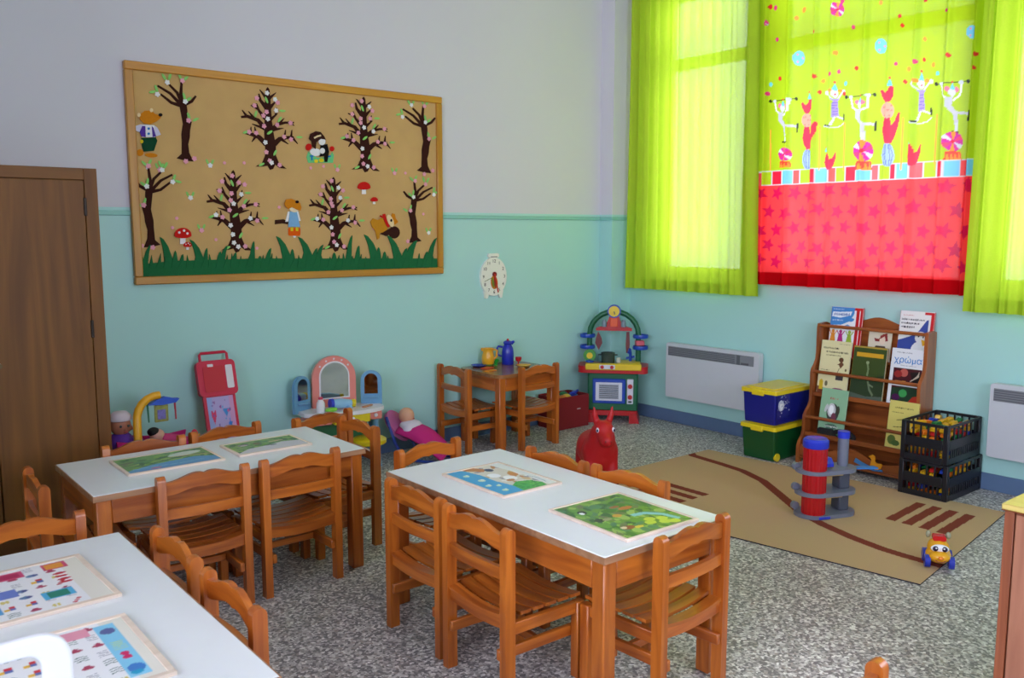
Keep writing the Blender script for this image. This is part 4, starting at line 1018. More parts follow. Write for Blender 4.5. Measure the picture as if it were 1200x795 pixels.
def cv6(W_, H_):
    c = Canvas((232, 232, 236)); squig(c, .15, .6, .93, .015, (110, 110, 120), 61); squig(c, .3, .75, .705, .012, (110, 110, 120), 62)
    c.r(.10, .06, .93, .66, (74, 20, 30)); c.e(.42, .58, .12, .07, (190, 90, 80)); c.e(.25, .55, .12, .06, (150, 40, 40)); c.p([(.15,.34),(.52,.36),(.5,.44),(.18,.43)], (214, 150, 60)); c.p([(.6,.6),(.9,.62),(.9,.44),(.7,.40)], (30, 20, 20))
    for k in range(5): c.l([(.62+k*.05,.44+k*.02),(.86,.54+k*.02)], .02, (200, 180, 160))
    c.p([(.10,.06),(.93,.06),(.93,.30),(.6,.34),(.10,.30)], (34, 60, 40)); c.e(.45, .22, .12, .07, (60, 150, 80)); c.p([(.6,.06),(.93,.06),(.93,.2),(.75,.18)], (180, 50, 30)); c.e(.25, .14, .12, .06, (70, 20, 70)); c.r(.10, .34, .93, .36, (232, 232, 236))
    return c
t_, W_, Hh, Mx = book('white book titled in large blue Greek letters, middle tier at right', (1041, 469), (1085, 412), -.140, 8, cv6, (226, 226, 230), .014)
text_mesh('title', 'χρώμα', .058, mat('title_blue', (40, 130, 200), .4), t_, Mx @ Matrix.Translation((0, -.0015, Hh*.80)) @ Matrix.Rotation(R(90), 4, 'X'))
def cv7(W_, H_):
    c = Canvas((142, 186, 150)); squig(c, .35, .65, .80, .04, (190, 60, 60), 71); c.e(.5, .50, .24, .20, (60, 70, 60)); c.e(.45, .55, .16, .15, (200, 204, 206)); c.e(.44, .56, .09, .10, (244, 246, 248)); c.e(.55, .40, .10, .10, (120, 60, 80)); c.e(.7, .56, .06, .10, (60, 60, 50)); c.e(.24, .58, .05, .10, (200, 206, 204), -30)  # pale ovals near the centre paint a reflection into the cover
    c.r(0, 0, 1, .10, (100, 160, 110)); c.e(.5, .2, .25, .06, (70, 110, 90)); squig(c, .25, .75, .20, .04, (230, 230, 220), 73)
    return c
book('mint green book with a highlight painted on its picture, bottom tier at left', (961, 506), (994, 459), -.205, 9, cv7, (120, 170, 130))
def cv8(W_, H_):
    c = Canvas((214, 200, 110)); squig(c, .2, .8, .86, .03, (110, 100, 50), 81); squig(c, .1, .5, .76, .02, (110, 100, 50), 82); c.l([(.3,.6),(.55,.63),(.8,.58)], .015, (90, 80, 40)); c.l([(.2,.45),(.6,.48),(.9,.42)], .012, (90, 80, 40)); c.e(.2, .18, .14, .10, (90, 110, 50)); c.e(.35, .12, .14, .06, (70, 100, 50)); c.e(.6, .3, .1, .06, (180, 150, 60))
    return c
book('yellow book leaning behind the crate, bottom tier at right', (1040, 520), (1078, 474), -.205, 9, cv8, (200, 186, 100))
# dark toy on the bottom shelf
b = MB(); ring = [(.075*math.cos(a), 0, .028*math.sin(a)) for a in np.linspace(0, 2*math.pi, 24, endpoint=False)]
t = thing('black_strap', 'black looped strap lying on the bottom ledge of the bookshelf', 'strap', (-.255, -2.34, .225), R(90))
b.tube(ring, .016, 8, closed=True); b.build('loop', mat('black_cloth', (18, 18, 20), .8), t)
MB().rbox((.07, -.02, -.03), (.19, .02, .032), .012).build('pouch', MATS['black_cloth'], t)

# crates
CR = mat('black_crate_plastic', (16, 18, 26), .4, noise=.05)
def crate(label, x0, x1, y0, y1, z, h, seed):
    t = thing('plastic_crate', label, 'crate', ((x0+x1)/2, (y0+y1)/2, z), 0, 'black plastic crates')
    hx, hy = (x1-x0)/2, (y1-y0)/2; th = .008
    MB().rbox((-hx+.004, -hy+.004, 0), (hx-.004, hy-.004, .010), .002).build('crate_floor', CR, t)
    for sx in (-1, 1):
        for sy in (-1, 1): MB().rbox((sx*hx-(.03 if sx > 0 else 0), sy*hy-(.03 if sy > 0 else 0), 0), (sx*hx+(.03 if sx < 0 else 0), sy*hy+(.03 if sy < 0 else 0), h), .004).build('corner_post', CR, t)
    for s in (-1, 1):
        for (za, zb) in ((0, .040), (.086, .146), (h-.018, h)):
            MB().rbox((s*hx-(th if s > 0 else 0), -hy+.03, za), (s*hx+(th if s < 0 else 0), hy-.03, zb), .002).build('wall_band', CR, t)
            MB().rbox((-hx+.03, s*hy-(th if s > 0 else 0), za), (hx-.03, s*hy+(th if s < 0 else 0), zb), .002).build('wall_band', CR, t)
        n = 9; bar = None
        for k in range(1, n):
            y = -hy+.03+(2*hy-.06)*k/n; MB().rbox((s*hx-(th if s > 0 else 0), y-.0055, .035), (s*hx+(th if s < 0 else 0), y+.0055, .095), .001).build('bar', CR, t)
        for k in range(1, 5):
            y = -hy+.03+(2*hy-.06)*k/5; MB().rbox((s*hx-(th if s > 0 else 0), y-.005, .140), (s*hx+(th if s < 0 else 0), y+.005, h-.016), .001).build('bar', CR, t)
        n = 14
        for k in range(1, n):
            x = -hx+.03+(2*hx-.06)*k/n; MB().rbox((x-.0065, s*hy-(th if s > 0 else 0), .035), (x+.0065, s*hy+(th if s < 0 else 0), .095), .001).build('bar', CR, t)
        for k in range(1, 7):
            x = -hx+.03+(2*hx-.06)*k/7; MB().rbox((x-.006, s*hy-(th if s > 0 else 0), .140), (x+.006, s*hy+(th if s < 0 else 0), h-.016), .001).build('bar', CR, t)
    return t
crate('black slatted crate full of toy blocks, lower of the stack', -.490, -.015, -3.140, -2.845, 0, .222, 1)
crate('black slatted crate heaped with toy blocks, on top of the other crate', -.495, -.040, -3.132, -2.850, .224, .238, 2)
BC = [mat('block_'+n_, c, .3) for n_, c in (('yellow', (226, 176, 28)), ('red', (196, 28, 30)), ('blue', (30, 60, 170)), ('green', (24, 120, 60)), ('orange', (230, 120, 26)))]
BL = []
for m in BC:
    b = MB(); b.rbox((-.032, -.016, 0), (.032, .016, .020), .002)
    for k in (-.024, -.008, .008, .024):
        for q in (-.008, .008): b.cyl((k, q, .020), (k, q, .024), .005, n=8)
    o = b.build('toy_block', m, None); BL.append(o.data); bpy.data.objects.remove(o)
rs = random.Random(12)
LBL = ['yellow toy brick', 'red toy brick', 'blue toy brick', 'green toy brick', 'orange toy brick']
for z0, cx_, cy_, top in ((.012, -.252, -2.992, .20), (.236, -.268, -2.991, .235)):
    for lz in range(7):
        for i in range(5):
            for j in range(4):
                edge = i in (0, 4) or j in (0, 3)
                if lz < 6 and not edge: continue
                if rs.random() < .12: continue
                k = rs.choice((0, 0, 0, 1, 1, 2, 3, 4))
                o = bpy.data.objects.new('toy_block', BL[k]); COL.objects.link(o)
                zz = z0+lz*.0285 + (0.0 if lz < 6 else rs.uniform(0, .012))
                if z0 < .1 and lz == 6: COL.objects.unlink(o); bpy.data.objects.remove(o); continue
                o.location = (cx_+(i-2)*.078+rs.uniform(-.004, .004), cy_+(j-1.5)*.060+rs.uniform(-.004, .004), zz)
                o.rotation_euler = (0, rs.uniform(-.25, .25) if lz == 6 else 0, rs.choice((0, 0, 0)) + rs.uniform(-.25, .25))
                tag(o, LBL[k]+(' among the bricks in the upper black crate' if z0 > .1 else ' among the bricks in the lower black crate'), 'toy brick', 'bricks in the upper crate' if z0 > .1 else 'bricks in the lower crate')

# play rug
m_, N, L, bs = new_mat('rug_cloth')
nz = N.new('ShaderNodeTexNoise'); nz.inputs['Scale'].default_value = 300; tc = N.new('ShaderNodeTexCoord'); L.new(tc.outputs['Object'], nz.inputs['Vector'])
at = N.new('ShaderNodeVertexColor'); at.layer_name = 'print'
mr = N.new('ShaderNodeMapRange'); mr.inputs[3].default_value = .88; mr.inputs[4].default_value = 1.08; L.new(nz.outputs['Fac'], mr.inputs[0])
mm = N.new('ShaderNodeMix'); mm.data_type = 'RGBA'; mm.blend_type = 'MULTIPLY'; mm.inputs[0].default_value = 1; L.new(at.outputs['Color'], mm.inputs[6]); L.new(mr.outputs[0], mm.inputs[7])
L.new(mm.outputs[2], bs.inputs['Base Color']); bs.inputs['Roughness'].default_value = .95; bs.inputs['Specular IOR Level'].default_value = .1
cv = Canvas((192, 162, 124)); DRK = (126, 62, 48)
road = [(-.70, -1.40), (-.769, -1.488), (-.80, -1.75), (-.834, -1.956), (-.93, -2.18), (-1.075, -2.38), (-1.20, -2.55), (-1.317, -2.709), (-1.40, -2.89), (-1.469, -3.105), (-1.505, -3.28), (-1.512, -3.399), (-1.505, -3.60), (-1.49, -3.75)]
cv.l(road, .062, DRK)
for k in range(4):
    y = -3.083-k*.0935; cv.p([(-1.045, y-.028), (-.610, y-.028+.03), (-.610, y+.028+.03), (-1.045, y+.028)], DRK)
for k in range(4):
    x = -1.46-k*.105; cv.p([(x-.030, -2.145), (x+.030, -2.145), (x+.030, -1.80), (x-.030, -1.80)], DRK)
def rugpos(A, B):    # slightly out of square, as it lies
    p00, p10, p01, p11 = np.array([-1.80, -3.615]), np.array([-.408, -3.441]), np.array([-2.13, -1.44]), np.array([-.545, -1.45])
    q = ((1-A)*(1-B))[:, None]*p00+(A*(1-B))[:, None]*p10+((1-A)*B)[:, None]*p01+(A*B)[:, None]*p11
    return np.concatenate([q, .006+0*A[:, None]], 1)
_u = {}
def ruguv(A, B):
    p = rugpos(A, B); return p[:, 0], p[:, 1]
rug = grid_sheet('play_rug', 300, 430, rugpos, cv, m_, None, ruguv)
tag(rug, 'beige play rug with a brown road and crossing stripes', 'rug')
q4 = [tuple(rugpos(np.array([a]), np.array([c]))[0][:2]) for a, c in ((0,0),(1,0),(1,1),(0,1))]
MB().prism([(x*1.0, y) for x, y in q4], 0.0, .0055, 'xy').build('rug_backing', mat('rug_backing', (52, 44, 56), .9), rug, smooth=False)

# toy garage
GRY = mat('grey_plastic', (112, 116, 132), .35); RDP = mat('red_plastic', (176, 16, 24), .25); BLP = mat('blue_plastic', (40, 56, 190), .3); GRD2 = mat('dark_grey_plastic', (74, 78, 92), .4)
g0 = np.array([-1.300, -2.760]); g1 = np.array([-1.150, -2.835])
t = thing('toy_garage', 'toy parking garage with a red lift tower and grey decks on the rug', 'toy', (g0[0], g0[1], .007))
dx, dy = g1-g0; ang = math.atan2(dy, dx); Rz = Matrix.Rotation(ang, 4, 'Z'); Ld = math.hypot(dx, dy)
def deck(z, th=.022):
    pl = [(-.095*math.cos(R(a)), -.115*math.sin(R(a))) for a in range(-90, 91, 15)][::-1] + [(Ld+.085*math.cos(R(a)), .095*math.sin(R(a))) for a in range(-90, 91, 15)]
    pl = [(-.10*math.sin(R(a)), .10*math.cos(R(a))) for a in range(0, 181, 15)] + [(Ld+.085*math.sin(R(a)), -.085*math.cos(R(a))) for a in range(0, 181, 15)]
    MB().prism(pl, z, z+th, 'xy', Rz).build('deck', GRY, t, angle=30)
for z in (0, .125, .250): deck(z)
b = MB(); rr = .062
fl_ = [((rr+(.003 if k % 2 else 0))*math.cos(2*math.pi*k/40), (rr+(.003 if k % 2 else 0))*math.sin(2*math.pi*k/40)) for k in range(40)]
b.prism([(x-.012, y-.028) for x, y in fl_], .022, .405, 'xy', Rz); b.build('lift_tower', RDP, t, smooth=False)
MB().lathe([(.066, .398), (.070, .404), (.070, .438), (.060, .450), (.030, .446), (.001, .440)], 28, M=Rz @ Matrix.Translation((-.012, -.028, 0))).build('tower_cap', BLP, t)
MB().cyl((Ld+.025, .02, .02), (Ld+.025, .02, .430), .030, n=18, M=Rz).build('pillar', GRY, t); MB().cyl((Ld+.025, .02, .430), (Ld+.025, .02, .468), .033, n=18, M=Rz).build('pillar_cap', BLP, t)
for z in (.022, .147): MB().rbox((Ld-.02, -.03, z), (Ld+.045, .05, z+.104), .006, Rz).build('ramp_wall', GRD2, t)
for z in (.108, .233): MB().rbox((.045, -.06, z), (.15, -.02, z+.014), .003, Rz).build('sign_bar', mat('tan_plastic', (176, 150, 96), .5), t)
for z in (.05, .16, .275): MB().cyl((-.085, .055, z), (-.085, .03, z), .022, n=14, M=Rz).build('pulley', GRY, t)
MB().prism([(Ld+.03, -.03), (Ld+.20, -.06), (Ld+.20, -.02), (Ld+.03, .03)], .258, .266, 'xy', Rz).build('slide', mat('light_blue_plastic', (50, 120, 190), .35), t, smooth=False)
MB().rbox((-.02, -.105, .004), (.05, -.099, .018), .002, Rz).build('name_plate', BLP, t)
tc_ = thing('toy_car', 'small blue toy car on the upper deck of the garage', 'toy car', tuple(g0+(g1-g0)*.42)+(.280,), ang+R(90))
b = MB(); b.prism([(-.045,.010),(.045,.010),(.046,.028),(.026,.034),(.012,.056),(-.022,.056),(-.038,.036),(-.046,.030)], -.024, .024, 'xz'); b.build('car_body', BLP, tc_, angle=30)
for x in (-.026, .026):
    for y in (-.024, .024): MB().cyl((x, y-.005, .012), (x, y+.005, .012), .012, n=12).build('wheel', mat('tan_wheel', (200, 160, 80), .5), tc_)

# smiling toy taxi
t = thing('toy_car', 'yellow smiling toy car with blue wheels on the rug edge', 'toy car', (-1.510, -3.560, .008), R(-58))     # faces local -y
YEL = mat('toy_yellow', (232, 166, 28), .22)
b = MB(); b.ell((0, 0, .052), (.058, .078, .036), 20, 12); b.ell((0, .012, .085), (.050, .056, .046), 18, 12); b.ell((0, -.05, .058), (.048, .036, .026)); remeshed(b, 'car_body', YEL, t, .006, 5)
MB().prism(rrect(-.030, .122, .030, .146, .010), -.016, .030, 'xz').build('roof_sign', mat('toy_red', (196, 24, 24), .25), t, angle=30)
b = MB(); b.ell((0, -.040, .094), (.040, .012, .020)); b.build('windscreen', mat('toy_white', (236, 236, 240), .2), t)
for sx in (-1, 1):
    e = MB().ell((sx*.020, -.049, .095), (.0125, .006, .013)).build('eye', mat('dark_iris', (36, 26, 60), .15), t)
    MB().ell((sx*.017, -.0545, .099), (.004, .003, .004), 8, 6).build('glint', MATS['toy_white'], e)
    for yy, rr in ((-.040, .030), (.045, .032)):
        MB().cyl((sx*.040, yy, rr), (sx*.064, yy, rr), rr, n=20).build('wheel', mat('toy_blue', (30, 50, 160), .3), t)
    MB().ell((sx*.044, .034, .138), (.012, .010, .018)).build('handle', mat('clear_grey', (150, 150, 120), .25), t)
MB().ell((0, -.086, .062), (.012, .010, .009)).build('nose', mat('toy_orange', (240, 130, 30), .2), t)
MB().tube([(-.022, -.079, .050), (-.010, -.0855, .044), (.010, -.0855, .044), (.022, -.079, .050)], .0022, 6).build('mouth', mat('mouth_brown', (150, 70, 20), .4), t)
# ---------------------------------------------------------------- red bouncy animal
RUB = mat('red_rubber', (182, 12, 22), .5, noise=.04)
t = thing('bouncy_animal', 'red rubber bouncy donkey standing between the rug and the play table', 'toy animal', (-1.735, -1.500, 0), R(-32))   # faces local -y
b = MB()
b.ell((0, .10, .195), (.122, .180, .122), 24, 16); b.ell((0, -.03, .200), (.118, .105, .135), 22, 14)
b.tube([(0, -.05, .24), (0, -.085, .32), (0, -.10, .375)], [.100, .082, .066], 16)
b.ell((0, -.125, .365), (.064, .075, .062), 20, 12); b.ell((0, -.195, .315), (.045, .062, .046), 18, 12, Matrix.Identity(4)); b.tube([(0, -.13, .36), (0, -.20, .315)], [.058, .044], 14)
for sx in (-1, 1):
    b.tube([(sx*.038, -.095, .405), (sx*.052, -.10, .455), (sx*.060, -.105, .512)], [.022, .021, .007], 10)
    for yy, d in ((-.055, -.03), (.19, .03)): b.tube([(sx*.060, yy, .17), (sx*.066, yy+d, .075), (sx*.066, yy+d, .0)], [.052, .040, .044], 12)
b.tube([(0, .27, .24), (0, .295, .17), (0, .285, .11)], [.020, .018, .024], 10)
remeshed(b, 'body', RUB, t, .010, 5)
for sx in (-1, 1):
    e = MB().ell((sx*.050, -.172, .375), (.010, .012, .0165), 14, 10).build('eye', mat('eye_white', (225, 225, 235), .2), t)
    MB().ell((sx*.053, -.181, .374), (.0062, .006, .0095), 12, 8).build('pupil', mat('eye_blue_black', (30, 34, 70), .15), e)
    MB().ell((sx*.018, -.252, .318), (.006, .005, .005), 8, 6).build('nostril', mat('dark_red_rubber', (120, 8, 14), .5), t)
for sx in (-1, 1): MB().cyl((sx*.066, -.085, .0), (sx*.066, -.085, .012), .046, n=18).build('foot_pad', mat('dark_rubber', (40, 22, 30), .6), t)

# ---------------------------------------------------------------- toy kitchen in the corner
KG, KR, KB, KY = mat('kitchen_green', (18, 94, 60), .35), mat('kitchen_red', (184, 28, 34), .32), mat('kitchen_blue', (30, 70, 170), .32), mat('kitchen_yellow', (224, 190, 32), .35)
KW, KD = mat('kitchen_white', (214, 216, 226), .35), mat('kitchen_dark', (52, 66, 68), .3)
t = thing('toy_kitchen', 'green, red and blue plastic toy kitchen with an arch standing in the corner', 'toy kitchen', (-.425, -.358, 0), R(-48.7))   # front is local -y at y=0
for sx in (-1, 1): MB().prism([(sx*.14, .0), (sx*.225, .0), (sx*.20, .075), (sx*.14, .075)], .0, .24, 'xz').build('base_foot', KR, t, smooth=False)
MB().rbox((-.205, .012, .060), (.205, .235, .105), .006).build('base_skirt', KR, t)
MB().rbox((-.208, .010, .100), (.208, .240, .425), .012).build('cabinet_body', KG, t)
d = MB().rbox((-.165, -.004, .165), (.108, .012, .375), .008).build('oven_door', KB, t)
MB().rbox((-.140, -.010, .190), (.080, -.004, .345), .004).build('oven_window', KW, d)
MB().rbox((-.112, -.0115, .206), (.052, -.0098, .330), .001).build('oven_rack', mat('oven_grey', (168, 172, 184), .4), d)
for k in range(7): MB().rbox((-.108, -.0135, .214+k*.0165), (.048, -.0115, .220+k*.0165), .001).build('oven_bar', KD, d)
p = MB().rbox((.120, -.004, .165), (.172, .012, .375), .004).build('control_panel', KW, t)
for z in (.225, .315): MB().cyl((.146, -.018, z), (.146, -.003, z), .019, n=16).build('knob', KR, p)
MB().rbox((.132, -.006, .176), (.160, -.003, .192), .001).build('panel_mark', KD, p)
MB().prism(rrect(-.290, -.030, .290, .235, .05), .425, .482, 'xy').build('counter', KR, t, angle=30)
MB().rbox((-.225, -.042, .452), (.235, .02, .505), .006).build('counter_front', KY, t)
MB().rbox((.04, .0, .480), (.225, .20, .508), .006).build('sink_unit', KY, t)
p = MB().rbox((-.110, -.048, .462), (.020, -.040, .498), .003).build('stove_panel', KW, t)
for x in (-.085, -.005): MB().cyl((x, -.056, .480), (x, -.047, .480), .015, n=14).build('knob', KR, p)
MB().prism(rrect(-.12, .0, .03, .19, .02), .482, .494, 'xy').build('stove_plate', KD, t, angle=30)
arch = [(-.205, .15, .48), (-.205, .15, .70)] + [(-.205*math.cos(R(a)), .15, .73+.195*math.sin(R(a))) for a in range(0, 181, 15)] + [(.205, .15, .70), (.205, .15, .48)]
MB().tube(arch, .023, 12).build('arch', KG, t)
for sx in (-1, 1):
    for z in (.605, .700):
        MB().lathe([(.030, 0), (.062, .004), (.066, .016), (.062, .034), (.052, .034), (.05, .012)], 20, (sx*.222, .15, z)).build('side_shelf', KB, t)
MB().prism([(-.15,.765),(.15,.765),(.15,.785),(.10,.800),(.055,.84),(.035,.90),(-.035,.90),(-.055,.84),(-.10,.800),(-.15,.785)], .115, .175, 'xz').build('hood', KR, t, angle=30)
MB().rbox((-.032, .108, .80), (.032, .116, .875), .004).build('hood_panel', mat('kitchen_orange', (226, 84, 30), .35), t)
c = MB().cyl((0, .105, .930), (0, .150, .930), .056, n=24).build('clock', KB, t)
MB().cyl((0, .101, .930), (0, .106, .930), .045, n=24).build('clock_face', KY, c)
MB().prism(linep([(0, .93), (.006, .905)], .008), .098, .101, 'xz').build('clock_hand', KD, c, smooth=False)
for sx in (-1, 1): MB().lathe([(.020, 0), (.022, .03), (.016, .05), (.012, .058)], 14, (sx*.080, .10, .800)).build('spice_jar', mat('jar_grey', (120, 132, 146), .3), t)
MB().prism([(-.13,.76),(-.10,.70),(-.095,.66),(-.125,.60),(-.155,.66),(-.15,.70)], .105, .112, 'xz').build('hanging_spatula', mat('utensil_maroon', (104, 30, 34), .4), t, smooth=False)
MB().prism([(.105,.76),(.130,.76),(.135,.66),(.128,.58),(.105,.58),(.10,.66)], .105, .112, 'xz').build('hanging_spoon', MATS['utensil_maroon'], t, smooth=False)
MB().tube([(.14, .14, .505), (.14, .14, .585), (.135, .10, .610), (.13, .06, .590)], .013, 10).build('tap', KB, t)
MB().tube([(.105, .15, .53), (.175, .15, .545)], .010, 8).build('tap_handle', KB, t)
def kloc(x, y, z):
    p = t.matrix_basis if False else None
    a = R(-48.7); return (-.425+x*math.cos(a)-y*math.sin(a), -.358+x*math.sin(a)+y*math.cos(a), z)
pt = thing('toy_pot', 'dark see-through toy pot on the toy stove', 'toy pot', kloc(-.045, .09, .494), R(-48.7))
MB().lathe([(.050, 0), (.056, .005), (.058, .085), (.060, .090), (.054, .090), (.052, .01)], 20).build('pot_body', mat('smoky_plastic', (58, 72, 66), .2), pt)
for sx in (-1, 1): MB().tube([(sx*.057, -.014, .07), (sx*.078, -.012, .072), (sx*.078, .012, .072), (sx*.057, .014, .07)], .005, 6).build('pot_handle', KD, pt)
o = thing('toy_dish', 'small round green and yellow toy on the left of the toy kitchen counter', 'toy', kloc(-.195, .02, .507), R(-48.7))
MB().cyl((0, .012, .058), (0, .03, .058), .052, n=22).build('disc', mat('apple_green', (60, 140, 50), .4), o); MB().cyl((0, .008, .055), (0, .014, .055), .026, n=18).build('centre', KY, o); MB().lathe([(.034, 0), (.034, .012), (.014, .02)], 16, (0, .02, -.0)).build('stand', KB, o)
one('toy_block', MB().rbox((-.035, -.028, 0), (.035, .028, .045), .006), mat('pink_block', (214, 96, 110), .4), 'pink block on the right-hand blue shelf of the toy kitchen', 'toy', loc=kloc(.215, .15, .6395), rotz=R(-30))
one('toy_cup', MB().lathe([(.016, 0), (.018, .002), (.020, .04), (.017, .04), (.015, .004)], 14), mat('pale_cup', (190, 200, 190), .3), 'small pale cup next to the pot on the toy stove', 'toy cup', loc=kloc(.045, .03, .509))

# red toy bin
t = thing('toy_bin', 'dark red fabric toy bin under the play table corner', 'storage bin', (-.800, -.165, 0))
BR = mat('dark_red_fabric', (128, 16, 24), .8, noise=.06)
hx, hy = .172, .118
MB().rbox((-hx, -hy, 0), (hx, hy, .012), .003).build('bin_floor', BR, t)
for s in (-1, 1):
    MB().rbox((-hx, s*hy-.005, .0), (hx, s*hy+.005, .265), .003).build('side', BR, t); MB().rbox((s*hx-.005, -hy+.005, .0), (s*hx+.005, hy-.005, .265), .003).build('side', BR, t)
MB().rbox((.035, -hy-.0065, .150), (.075, -hy-.005, .158), .0005).build('bin_tag', mat('tag_white', (200, 190, 190), .6), t)
rs = random.Random(4)
for k, (x, y, c, nm, lb) in enumerate(((-.92,-.13,(216,170,40),'ball','yellow ball'),(-.80,-.20,(222,186,60),'ball','pale yellow ball'),(-.70,-.17,(36,60,170),'ball','blue ball'),(-.86,-.22,(214,120,40),'ball','orange ball'),(-.74,-.10,(40,110,60),'ball','green ball'),(-.84,-.10,(190,60,60),'ball','red ball'))):
    b = MB(); b.ell((0, 0, .048), (.048, .048, .048)); one('toy_ball', b, mat('ball_%d' % k, c, .4), lb+' lying in the dark red toy bin', 'toy ball', 'balls in the red bin', loc=(x, y, .175))
    one('toy_ball', MB().ell((0, 0, .045), (.045, .045, .045), 12, 8), MATS['ball_%d' % k], lb+' underneath the top layer in the dark red toy bin', 'toy ball', 'balls in the red bin', loc=(x, y, .090)) if False else None
o = one('toy_shovel', MB().rbox((-.065, -.022, 0), (.03, .022, .018), .008).cyl((.02, 0, .009), (.085, 0, .009), .009, n=10), BLP, 'blue toy shovel lying across the red toy bin', 'toy', loc=(-.715, -.205, .268), rotz=.5)
one('toy_padding', MB().rbox((-hx+.012, -hy+.012, .013), (hx-.012, hy-.012, .172), .02), mat('toy_cloth', (150, 110, 60), .9), 'bundle of tan cloth under the balls in the red bin', 'cloth', loc=(-.800, -.165, 0))

# ---------------------------------------------------------------- crockery on the play table
def on(x, y):
    p = fl(x, y, PT)
    if p[1] > -.10: p = bk(x, y, -.10)
    return (p[0], p[1], PT+.0005)
JY, JB = mat('jug_yellow', (226, 164, 26), .3), mat('jug_blue', (30, 46, 170), .25)
t = thing('toy_jug', 'yellow toy jug with a green foot on the play table', 'toy jug', on(572, 425), R(-35))
MB().lathe([(.040, 0), (.043, .006), (.043, .014)], 20).build('foot', mat('jug_foot', (70, 110, 40), .4), t)
MB().lathe([(.043, .014), (.050, .04), (.048, .075), (.040, .100), (.040, .125), (.044, .135), (.038, .135), (.034, .10)], 22).build('body', JY, t)
MB().tube([(.040, 0, .125), (.068, 0, .12), (.066, 0, .07), (.046, 0, .05)], .008, 8).build('handle', JY, t); MB().tube([(-.036, 0, .118), (-.052, 0, .136)], [.014, .008], 8).build('spout', JY, t)
t = thing('toy_thermos', 'tall blue toy coffee pot with a red knob on the play table', 'toy pot', on(595, 427), R(-40))
MB().lathe([(.044, 0), (.047, .004), (.047, .09), (.042, .125), (.030, .150), (.026, .160)], 24).build('body', JB, t)
MB().lathe([(.030, .158), (.036, .166), (.030, .180), (.010, .186)], 20).build('lid', JB, t); MB().ell((0, 0, .192), (.010, .010, .009), 12, 8).build('knob', KR, t)
MB().tube([(.026, 0, .165), (.052, 0, .180)], [.016, .008], 8).build('spout', JB, t)
MB().tube([(-.038, 0, .135), (-.074, 0, .140), (-.082, 0, .125), (-.078, 0, .075), (-.047, 0, .062)], .008, 8).build('handle', JB, t)
one('toy_cup', MB().lathe([(.018, 0), (.010, .008), (.012, .016), (.024, .030), (.026, .044), (.022, .044), (.010, .018)], 18), mat('cup_green', (30, 150, 60), .3), 'green toy cup between the two jugs on the play table', 'toy cup', loc=on(581, 428))
t = thing('toy_goblet', 'red toy goblet right of the blue pot on the play table', 'toy cup', on(607.5, 428))
MB().lathe([(.022, 0), (.020, .004), (.006, .008), (.006, .026), (.022, .036), (.026, .062), (.022, .062), (.016, .038)], 18).build('goblet', mat('cup_red', (180, 22, 34), .3), t)
PLATE = [(.030, 0), (.050, .004), (.064, .012), (.066, .014), (.050, .009), (.001, .005)]
one('toy_plate', MB().lathe([(r*.92, z) for r, z in PLATE], 24), JB, 'blue toy plate at the left of the play table', 'toy plate', 'toy plates on the play table', loc=on(561, 429.5))
one('toy_plate', MB().lathe([(r*.85, z) for r, z in PLATE], 24), mat('plate_yellow', (222, 170, 36), .3), 'yellow toy plate behind the chair back on the play table', 'toy plate', 'toy plates on the play table', loc=on(614, 430))
one('toy_plate', MB().prism(rrect(-.05, -.035, .05, .035, .012), 0, .006, 'xy'), mat('tray_red', (190, 50, 30), .35), 'small red toy tray in front of the green cup on the play table', 'toy plate', 'toy plates on the play table', loc=on(571, 432), rotz=.4, angle=30)
one('toy_plate', MB().prism(rrect(-.05, -.020, .05, .020, .008), 0, .005, 'xy'), mat('tray_orange', (226, 140, 30), .35), 'small orange toy tray nearest the front edge of the play table', 'toy plate', 'toy plates on the play table', loc=on(575, 435), rotz=.2, angle=30)

# ---------------------------------------------------------------- toys along the board wall
# toy ironing board leaning on the wall
MAGP = mat('raspberry_plastic', (200, 10, 58), .5)
t = thing('toy_ironing_board', 'raspberry pink toy ironing board leaning upright against the mint wall', 'toy ironing board', (-3.665, -.30, 0))
Mt = Matrix.Translation((0, 0, 0)) @ Matrix.Rotation(-math.atan2(.235, .86), 4, 'X')
MB().prism(rrect(-.100, .02, .100, .70, .03), 0, .022, 'xz', Mt).build('board_frame', MAGP, t, angle=30)
MB().prism(rrect(-.120, .615, .120, .835, .03), -.012, .026, 'xz', Mt).build('iron_rest', MAGP, t, angle=30)
MB().prism(rrect(-.085, .64, .045, .80, .012), -.016, -.012, 'xz', Mt).build('tray', mat('raspberry_dark', (192, 6, 34), .5), t, angle=30)
MB().prism(rrect(.055, .655, .098, .80, .008), -.0165, -.012, 'xz', Mt).build('name_sticker', mat('sticker_white', (222, 216, 222), .5), t, smooth=False)
MB().prism(rrect(-.055, .795, -.02, .812, .004), -.0185, -.0160, 'xz', Mt).build('badge', MATS['sticker_white'], t, smooth=False)
MB().tube([tuple(Mt @ Vector(p)) for p in ((-.085, .01, .83), (-.085, .01, .875), (-.075, .01, .885), (.075, .01, .885), (.085, .01, .875), (.085, .01, .83))], .009, 8).build('handle', MAGP, t)
cv = Canvas((176, 160, 212)); cv.p([(0,0),(.3,0),(.18,1),(0,1)], (150, 164, 216)); cv.p([(.7,0),(1,0),(1,1),(.85,1)], (206, 150, 196)); rs = random.Random(8)
def heart(c, x, y, s, col): c.p([(x, y-s), (x-s, y+s*.1), (x-s*.7, y+s*.6), (x, y+s*.25), (x+s*.7, y+s*.6), (x+s, y+s*.1)], col)
